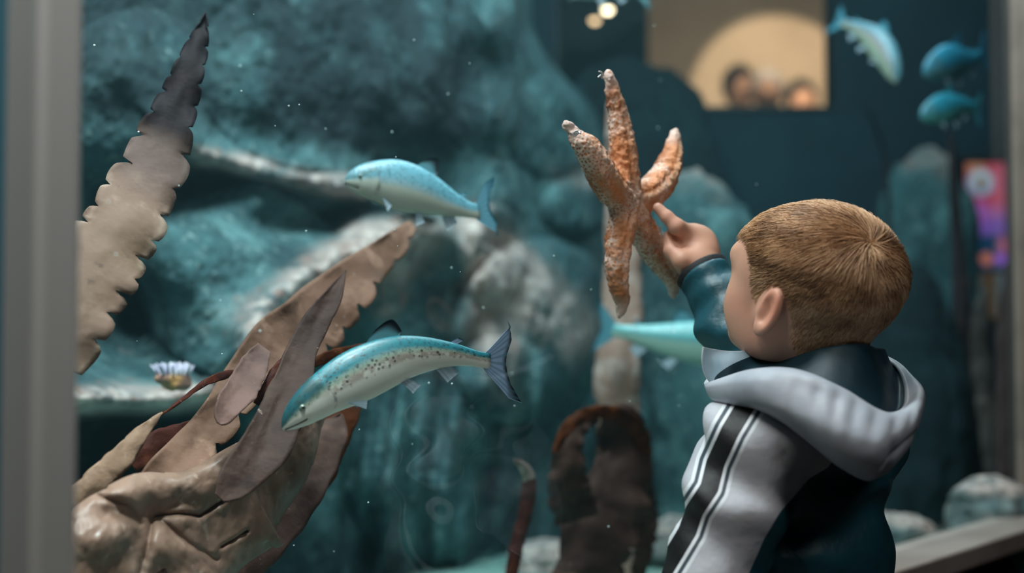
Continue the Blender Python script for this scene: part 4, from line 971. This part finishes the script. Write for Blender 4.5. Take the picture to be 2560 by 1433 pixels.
def body_sdf(p):
    d = head_sdf(p)
    d = smin(d, cap(p, nk0, nk1, .040, .043), .022)
    d = smin(d, chain(p, [shL, chest + Z * .03, shR], [.034, .05, .034], .03), .03)
    d = smin(d, chain(p, [chest, belly_, hips], [.055, .057, .058], .03), .03)
    d = smin(d, chain(p, [shL, elL, wrL], [.034, .026, .018], .012), .02)
    d = smin(d, chain(p, [shR, elR, wrR], [.034, .026, .0185], .012), .02)
    d = smin(d, hand_sdf(p), .008)
    return smin(d, rest_hand(p), .008)
allj = np.array([shL, elL, wrL, shR, elR, wrR, tipG, hips, hw(0, 0, 0)])
lo = allj.min(0) - [.12, .12, .05]; hi = allj.max(0) + [.14, .10, .12]; lo[2] = .50
bv, bq = nets(body_sdf, lo, hi, .0022)
bl = hl(bv)
# where hair grows (head-local): above the hairline, behind the ears, down to the nape
def hair_mask(q):
    x, y, z = q[..., 0], np.abs(q[..., 1]), q[..., 2]
    line = ip(x, [(-.14, -.085), (-.05, -.078), (-.036, -.070), (-.028, -.045), (-.020, -.010), (-.008, -.006), (.004, -.012), (.014, -.028), (.022, -.022), (.030, .0), (.040, .022), (.052, .034), (.070, .040), (.1, .044)])
    line = np.where((x > .04) & (y < .03), np.maximum(line, .038), line)
    ell_ear = ((x + .012) / .019)**2 + ((z + .038) / .028)**2
    m_ = ss(z - line, -.003, .004)
    return m_ * np.where((y > .058) & (ell_ear < 1), 0, 1)
hm = hair_mask(bl) * (np.linalg.norm(bl, axis=1) < .15)
cheek = np.exp(-(((bl[:, 0] - .05) / .025)**2 + ((np.abs(bl[:, 1]) - .045) / .03)**2 + ((bl[:, 2] + .045) / .022)**2))
ear_r = np.exp(-(((bl[:, 0] + .008) / .02)**2 + ((np.abs(bl[:, 1]) - .08) / .015)**2 + ((bl[:, 2] + .03) / .028)**2))
lips = np.exp(-(((bl[:, 0] - .09) / .008)**2 + (bl[:, 1] / .015)**2 + ((bl[:, 2] + .065) / .007)**2))
skin = M('child_skin', '#c99b82', .5, .4, [('#d39a84', [('n', 9, .4, .65, 3), .6]), ('#cf8168', [('a', 'ear', .2, .9), .6]), ('#cc8a76', [('a', 'cheek', .2, 1.0), .4]), ('#b2655c', [('a', 'lips', .4, .9)]), ('#8a6240', [('a', 'hair', .3, .9)])],
         bump=[(260, .12, .0006, 3)], sss=.12)
mk('skin', bv, bq, skin, boy, attrs={'hair': hm, 'ear': ear_r, 'cheek': cheek, 'lips': lips})
eyew = M('eye_white', '#e6e2dc', .15, coat=.6); iris = M('grey_blue_iris', '#4f6f86', .15, coat=.6)
for sgn in (1, -1):
    v, f_ = sphere(hw(.0762, sgn * .027, -.0145), .0080, 12, 16); e = mk('eye', v, f_, eyew, boy)
    v, f_ = sphere(hw(.0825, sgn * .027, -.0140), .0042, 10, 12); mk('iris', v, f_, iris, e)
# hair: a tight layer of short strands combed out of the whorl
def hairs():
    n_ = hm[bq].mean(1); Qs = bq[n_ > .35]
    a, b, c, d = (bv[Qs[:, k]] for k in range(4))
    ar = .5 * (np.linalg.norm(np.cross(b - a, c - a), axis=1) + np.linalg.norm(np.cross(c - a, d - a), axis=1))
    rng = np.random.RandomState(12); N = 46000
    pk = rng.choice(len(Qs), N, p=ar / ar.sum()); u, w_ = rng.rand(N, 1), rng.rand(N, 1)
    R0 = (a[pk] * (1 - u) + b[pk] * u) * (1 - w_) + (d[pk] * (1 - u) + c[pk] * u) * w_
    ql = hl(R0); keep = rng.rand(N) < hair_mask(ql) * 1.2; R0, ql = R0[keep], ql[keep]; N = len(R0)
    cen = Hc + hF * -.014 + hU * .0; nr = (R0 - cen); nr = np.stack([body_sdf(R0 + np.eye(3)[k] * .004) - body_sdf(R0 - np.eye(3)[k] * .004) for k in range(3)], -1); nr /= np.linalg.norm(nr, axis=1, keepdims=True)
    wh = P(2188, 602, 1.30); wl = hl(wh[None])[0]; wl = wl / np.linalg.norm(wl) * .086; wh = hw(*wl)
    dv = R0 - wh; dist = np.linalg.norm(dv, axis=1, keepdims=True)
    sw = np.cross(nr, dv / (dist + 1e-6))                                       # swirl around the whorl
    fl = dv / (dist + 1e-6) + sw * .9 * np.exp(-dist / .035)
    low = ss(ql[:, 2], .0, -.05)[:, None]
    fl = fl * (1 - .6 * low) - hU * .8 * low + hF * .25
    fl += .10 * np.stack([fbm(R0, 60, 2, 3), fbm(R0, 60, 2, 4), fbm(R0, 60, 2, 5)], -1) + .10 * rng.randn(N, 3)
    fl -= nr * (fl * nr).sum(1, keepdims=True); fl /= np.linalg.norm(fl, axis=1, keepdims=True)
    top = ss(ql[:, 2], .0, .05); Ln = (.008 + .012 * top) * rng.uniform(.7, 1.25, N)
    front = ss(ql[:, 0], .03, .06) * top; Ln = Ln * (1 + .35 * front)
    lift = (.34 - .10 * low[:, 0]) + .25 * np.exp(-dist[:, 0] / .02); lift = lift * rng.uniform(.6, 1.4, N)
    ks_ = np.array([0, .35, .7, 1.0]); rad = np.array([.00038, .00036, .00028, .00008])
    rings = []
    side = np.cross(nr, fl)
    for k_, r_ in zip(ks_, rad):
        L_ = (Ln * k_)[:, None]
        pt = R0 - nr * .0008 + fl * L_ + nr * (L_ * lift[:, None] * (1 - .55 * k_)) - nr * (L_**2 / .17) * (1 - low) 
        for th in (0, 2.094, 4.189):
            rings.append(pt + (nr * math.cos(th) + side * math.sin(th)) * r_)
    V = np.stack(rings, 1)                                                      # N,12,3
    base = (np.arange(N) * 12)[:, None, None]
    pat = np.array([[k * 3 + j, k * 3 + (j + 1) % 3, (k + 1) * 3 + (j + 1) % 3, (k + 1) * 3 + j] for k in range(3) for j in range(3)])[None]
    tone = fbm(np.stack([(R0 @ HR[0]) * 30, (R0 @ HR[1]) * 95, (R0 @ HR[2]) * 95], -1), 1, 3, 9) * .6 + .5 + rng.randn(N) * .2
    hmt = M('blond_brown_hair', '#bf966f', .48, .45, [('#dfba94', [('a', 'tone', .35, .95)]), ('#86644a', [('a', 'tone', .35, -.1)])])
    mk('hair', V.reshape(-1, 3), (base + pat).reshape(-1, 4), hmt, boy, attrs={'tone': np.repeat(tone, 12)}, kind='stuff')
hairs()

# ------------------------------------------------------------------ jacket
def wrinkle(p, a, b, n, amp, seed):
    """folds running across the line a-b"""
    ab = (b - a) / np.linalg.norm(b - a); t = (p - a) @ ab
    return amp * np.sin(t * n + 3.5 * vnoise(p * 14, seed)) * (.5 + .5 * vnoise(p * 11 + 5, seed + 1))
elL2 = elL; cuffL = wrL + (elL - wrL) * .12
cuffR = wrR + (elR - wrR) * .04
def sleeveR(p):
    d = chain(p, [shR, elR, elR + (cuffR - elR) * .5, cuffR], [.052, .043, .037, .0275], .02)
    return d
def jacket_sdf(p):
    tor = chain(p, [chest + Z * .005, belly_, hips], [.086, .094, .098], .03)
    q = p - belly_; loc = np.stack([q @ FW * 1.16, q @ LF * .93, q[..., 2]], -1)
    cl = [np.array([(c - belly_) @ FW * 1.16, (c - belly_) @ LF * .93, (c - belly_)[2]]) for c in (chest + Z * .01, belly_, hips)]
    tor = chain(loc, cl, [.076, .082, .088], .03)
    d = smin(tor, chain(p, [shL + Z * -.002, nk1 - Z * .022, shR], [.047, .058, .047], .03), .035)
    aL = chain(p, [shL, shL + (elL - shL) * .5, elL, elL + (cuffL - elL) * .6, cuffL], [.049, .044, .039, .033, .027], .02)
    d = smin(d, aL, .018)
    d = smin(d, sleeveR(p), .022)
    d = d - wrinkle(p, shL, elL, 150, .0017, 3) * np.exp(-np.maximum(aL, 0) / .02) - wrinkle(p, hips, chest, 95, .0060, 8) - .0024 * vnoise(p * 38, 4)
    d = d - wrinkle(p, elR, cuffR, 190, .0022, 13) * np.exp(-np.maximum(sleeveR(p), 0) / .02)
    # cut ends: neck hole, cuffs, hem
    d = smax(d, -(cap(p, nk1 - Z * .02, nk1 + Z * .2, .046, .05)), .004)
    aR = (cuffR - elR) / np.linalg.norm(cuffR - elR); cutR = (p - cuffR) @ aR
    d = np.where(np.linalg.norm(p - cuffR, axis=-1) < .05, smax(d, cutR, .003), d)
    d = smax(d, np.where(np.linalg.norm(p - wrR, axis=-1) < .045, -cap(p, cuffR - aR * .02, cuffR + aR * .05, .0215, .0215), -1), .002)
    aL_ = (cuffL - elL) / np.linalg.norm(cuffL - elL); d = np.where(np.linalg.norm(p - cuffL, axis=-1) < .05, smax(d, (p - cuffL) @ aL_, .003), d)
    d = smax(d, np.where(np.linalg.norm(p - cuffL, axis=-1) < .045, -cap(p, cuffL - aL_ * .02, cuffL + aL_ * .05, .0205, .0205), -1), .002)
    return smax(d, (.50 - p[..., 2]), .006)
jlo = np.array([shL, elL, wrL, shR, elR, wrR, hips]).min(0) - .12; jhi = np.array([shL, elL, wrL, shR, elR, wrR, hips]).max(0) + .12; jlo[2] = .48; jhi[2] = max(cuffR[2], nk1[2]) + .04
jv, jq = nets(jacket_sdf, jlo, jhi, .0030)
# panels: the white panel covers the left sleeve and shoulder, the stripe runs down its middle; both lie on the cloth
def onx(pts, d): return np.array([P(x, y, d)[[0, 2]] for x, y in pts])
st = onx([(1905, 950), (1866, 1008), (1823, 1078), (1786, 1158), (1771, 1218), (1733, 1275), (1716, 1325), (1690, 1368), (1655, 1425), (1600, 1520), (1560, 1640)], 1.27)
x2, z2 = jv[:, 0] * 1.27 / jv[:, 1], HC + (jv[:, 2] - HC) * 1.27 / jv[:, 1]
dS, sS = pdist(x2, z2, st)
near = (jv - elR) @ LF > .02
edg = onx([(2150, 940), (2110, 1100), (2066, 1168), (2019, 1195), (1985, 1235), (1946, 1278), (1906, 1344), (1866, 1433), (1820, 1560), (1790, 1700)], 1.30)
x3, z3 = jv[:, 0] * 1.30 / jv[:, 1], HC + (jv[:, 2] - HC) * 1.30 / jv[:, 1]
dE, sE = pdist(x3, z3, edg)
facing = (jv - (chest + belly_) / 2) @ LF
panel = np.where(facing > -.01, dE * -sE, -.05)                                 # > 0: white
armd = chain(jv, [shR, elR, cuffR], [.05, .045, .04], .01); panel = np.where((armd < .02) & (facing < .05), -.05, panel)
stripe = np.where(facing > .02, dS, .2)
cloth_bump = [(900, .10, .0004, 2), (26, .35, .010, 4)]
jm = M('jacket_cloth', '#1b4f5b', .44, .45, [('#16414a', [('n', 12, .45, .65, 3)]), ('#b4b7be', [('a', 'panel', -.0006, .0006)]), ('#c2c4ca', [('a', 'panel', -.0006, .0006), ('n', 14, .45, .6, 3), .6]),
       ('#dfe4e8', [('a', 'stripe', .0180, .0175)]), ('#3d4a54', [('a', 'stripe', .0148, .0143)]), ('#e2e6ea', [('a', 'stripe', .0114, .0110)]), ('#141517', [('a', 'stripe', .0084, .0080)])],
       bump=cloth_bump, rlayers=[('a', 'panel', -.0006, .0006), .6])
jacket = mk('jacket', jv, jq, jm, boy, attrs={'panel': panel, 'stripe': stripe})
# dark knitted cuff at the pointing wrist
aR = (cuffR - elR) / np.linalg.norm(cuffR - elR)
def tube(name, c, ax, prof, mat, parent, n=48, wav=0):
    ax = ax / np.linalg.norm(ax); e1 = np.cross(ax, Z); e1 /= np.linalg.norm(e1); e2 = np.cross(ax, e1); th = np.linspace(0, 2 * math.pi, n, endpoint=False)
    rg = [c + ax * t + (np.outer(np.cos(th), e1) + np.outer(np.sin(th), e2)) * (r * (1 + wav * np.sin(th * 24)))[:, None] for t, r in prof]
    return mk(name, np.concatenate(rg), grid_faces(len(prof), n, True), mat, parent)
cuffm = M('black_cuff_trim', '#0c0e12', .7)
tube('cuff', cuffR, aR, [(-.012, .0215), (-.012, .0265), (-.002, .0290), (.0045, .0300), (.0065, .0285), (.0035, .0225), (-.01, .0212)], cuffm, jacket, wav=.01)
aL_ = (cuffL - elL) / np.linalg.norm(cuffL - elL)
tube('cuff', cuffL, aL_, [(-.012, .0215), (-.012, .0265), (-.002, .0280), (.0045, .0275), (.0055, .0255), (.0035, .0225), (-.01, .0205)], cuffm, jacket, wav=.01)

# hood: a bag of cloth round the neck, lofted ring by ring (picture x, picture y, depth)
def hood():
    # azimuth order: left-front, left, left-back, back-left, back, back-right, right, right-front, front
    rings = [
        [(1950, 880, 1.40), (1980, 880, 1.355), (2040, 872, 1.325), (2110, 866, 1.315), (2170, 864, 1.335), (2200, 870, 1.375), (2195, 880, 1.42), (2100, 885, 1.46), (2000, 885, 1.44)],   # against the neck
        [(1850, 935, 1.385), (1925, 945, 1.33), (2020, 962, 1.29), (2120, 1005, 1.27), (2205, 1045, 1.28), (2236, 1000, 1.34), (2222, 915, 1.41), (2090, 882, 1.475), (1925, 890, 1.455)],   # inner wall
        [(1772, 955, 1.375), (1880, 926, 1.29), (1990, 926, 1.255), (2105, 972, 1.235), (2215, 1034, 1.25), (2272, 1000, 1.32), (2236, 908, 1.40), (2095, 866, 1.50), (1900, 876, 1.47)],   # rim
        [(1768, 962, 1.370), (1862, 950, 1.27), (1985, 960, 1.235), (2110, 1005, 1.215), (2235, 1045, 1.225), (2298, 985, 1.31), (2248, 908, 1.405), (2095, 868, 1.51), (1893, 882, 1.475)],
        [(1780, 985, 1.360), (1870, 1000, 1.262), (1990, 1035, 1.222), (2115, 1085, 1.200), (2235, 1105, 1.205), (2308, 1015, 1.29), (2268, 950, 1.41), (2100, 900, 1.515), (1888, 905, 1.47)],
        [(1800, 1000, 1.358), (1890, 1025, 1.272), (2000, 1080, 1.235), (2110, 1150, 1.215), (2215, 1175, 1.22), (2290, 1090, 1.29), (2265, 1010, 1.40), (2110, 950, 1.50), (1900, 940, 1.46)],
        [(1830, 1012, 1.365), (1905, 1036, 1.30), (2005, 1092, 1.265), (2105, 1170, 1.245), (2190, 1205, 1.255), (2250, 1140, 1.31), (2230, 1060, 1.39), (2110, 1000, 1.47), (1920, 975, 1.45)],
        [(1880, 1020, 1.375), (1940, 1040, 1.33), (2020, 1085, 1.30), (2100, 1150, 1.29), (2165, 1180, 1.30), (2190, 1130, 1.33), (2170, 1070, 1.38), (2080, 1020, 1.44), (1960, 1000, 1.43)],
    ]
    R_ = [P(*np.array(r, float).T) for r in rings]
    n = 200; m = 16
    R_ = np.array([spline(r, n, True) for r in R_])                               # rings, n, 3
    cols = np.stack([spline(R_[:, i], (len(rings) - 1) * m + 1) for i in range(n)], 1)
    k = cols.shape[0]; t = np.arange(k) / m                                      # 2 = rim
    V = cols.copy()
    c0 = cols.mean((0, 1)); out = V - c0; out[..., 2] *= .5; out /= np.linalg.norm(out, axis=-1, keepdims=True)
    th = np.linspace(0, 2 * math.pi, n, endpoint=False)[None]; tt = t[:, None]
    outer = ss(tt, 2.2, 3.2) * (1 - ss(tt, 6, 7))
    a_ = th / (2 * math.pi) * 9                                                  # ring position in control units
    f_ = .0014 * np.sin(a_ * 15 + tt * 2.0 + 3 * vnoise(V * 16, 2)) * np.exp(-((a_ - 3.3) / 1.2)**2) * np.exp(-((tt - 3.2) / .7)**2)
    f_ = f_ + .004 * vnoise(V * 22, 5) * outer + .006 * vnoise(V * 12, 6) * outer - .007 * np.exp(-((a_ - 4.0) / .10)**2) * outer * ss(tt, 3.6, 4.6) - .006 * np.exp(-((tt - 4.6 - .3 * np.sin(a_ * 4)) / .16)**2) * np.exp(-((a_ - 4.3) / .45)**2)
    f_ = f_ + .004 * vnoise(V * 25, 8) * (tt < 1.7)
    V = V + out * f_[..., None]
    inner = 1 - ss(tt + 0 * th, 1.45, 1.5)
    px_ = proj(V)
    # the lining is dark except for the white facing near the rim
    lin = np.where(tt < 1.62, 1.0, 0.0) + 0 * th
    edge = np.exp(-((tt - 2.0) / .12)**2) + 0 * th
    stit = np.exp(-((tt - 2.45) / .02)**2) + np.exp(-((tt - 5.6) / .02)**2) + 0 * th
    hm_ = M('hood_cloth', '#a2a9b3', .5, .4, [('#afb5bd', [('n', 14, .45, .6, 3)]), ('#12303a', [('a', 'lining', .4, .6)]), ('#d3d8dc', [('a', 'edge', .5, .9)]), ('#7d858d', [('a', 'stitch', .5, .9), .7])], bump=[(900, .1, .0004, 2), (30, .25, .006, 4)])
    o = mk('hood', V.reshape(-1, 3), grid_faces(k, n, True)[:, ::-1], hm_, jacket, attrs={'lining': lin.ravel(), 'edge': edge.ravel(), 'stitch': stit.ravel()})
    md = o.modifiers.new('thickness', 'SOLIDIFY'); md.thickness = .0024; md.offset = 0
    # standing collar flap at the left front, its pale inside seen
    fl = np.array([[(1757, 868, 1.345), (1830, 879, 1.36), (1920, 872, 1.385), (2020, 868, 1.36), (2105, 876, 1.33)],
                   [(1757, 900, 1.345), (1820, 905, 1.35), (1900, 905, 1.37), (2000, 900, 1.345), (2090, 905, 1.32)],
                   [(1762, 940, 1.348), (1815, 945, 1.345), (1890, 945, 1.345), (1990, 935, 1.32), (2080, 940, 1.30)],
                   [(1790, 990, 1.350), (1835, 985, 1.34), (1895, 980, 1.33), (1980, 975, 1.31), (2070, 980, 1.29)]], float)
    W = P(fl[..., 0], fl[..., 1], fl[..., 2]); g1 = np.array([spline(r, 160) for r in W]); g2 = np.stack([spline(g1[:, i], 90) for i in range(160)], 1)
    uu = np.linspace(0, 1, 160)[None]; vv = np.linspace(0, 1, 90)[:, None]
    dk = ss(uu * 1.0 - (.62 - .75 * vv**.7 * .9), 0, .02)                          # dark lining beyond a slanting seam
    eg = np.exp(-(vv / .035)**2) + np.exp(-(uu / .015)**2)
    g2 = g2 + FW * (.004 * np.sin(uu * 9 + vv * 5) * vv)[..., None]
    o2 = mk('collar_flap', g2.reshape(-1, 3), grid_faces(90, 160), M('collar_cloth', '#9db4c0', .5, .4, [('#7fa0ad', [('n', 30, .45, .65, 3, (1, 1, .4))]), ('#12303a', [('a', 'lining', .4, .6)]), ('#cfd5da', [('a', 'edge', .4, .8)])]), jacket,
            attrs={'lining': (dk + 0 * vv).ravel(), 'edge': (eg * (1 + 0 * uu)).ravel()})
    md = o2.modifiers.new('thickness', 'SOLIDIFY'); md.thickness = .002; md.offset = 0
hood()
# trousers and shoes below the picture
ft = [np.array([hips[0], hips[1], 0]) + LF * s_ * .06 + FW * .02 for s_ in (1, -1)]
def legs(p):
    d = ell(p, np.array([hips[0], hips[1], .52]), (.09, .09, .07))
    for s_, f_ in zip((1, -1), ft):
        d = smin(d, chain(p, [np.array([hips[0], hips[1], .50]) + LF * s_ * .045, f_ + Z * .28 + FW * .01, f_ + Z * .05 - FW * .01], [.062, .048, .042], .02), .02)
    d = d - .002 * vnoise(p * 40, 2)
    return smax(d, .035 - p[..., 2], .004)
lv, lq = nets(legs, np.array([hips[0] - .2, hips[1] - .2, 0]), np.array([hips[0] + .2, hips[1] + .2, .60]), .006)
mk('trousers', lv, lq, M('dark_trousers', '#1d222b', .8, bump=[(40, .3, .004)]), boy)
for s_, f_ in zip((1, -1), ft):
    def shoe(p):
        q = p - (f_ + FW * .035); l = np.stack([q @ FW, q @ LF, q[..., 2]], -1)
        return smax(smin(ell(l, (.01, 0, .03), (.085, .036, .034)), ell(l, (-.04, 0, .045), (.04, .033, .045)), .02), .003 - l[..., 2], .004)
    sv_, sq_ = nets(shoe, f_ + FW * .035 - [.13, .13, .01], f_ + FW * .035 + [.13, .13, .13], .004)
    mk('shoe', sv_, sq_, M('grey_shoe', '#3c4048', .7, layers=[('#c8c8c4', [('z', .012, .009)])]), boy)
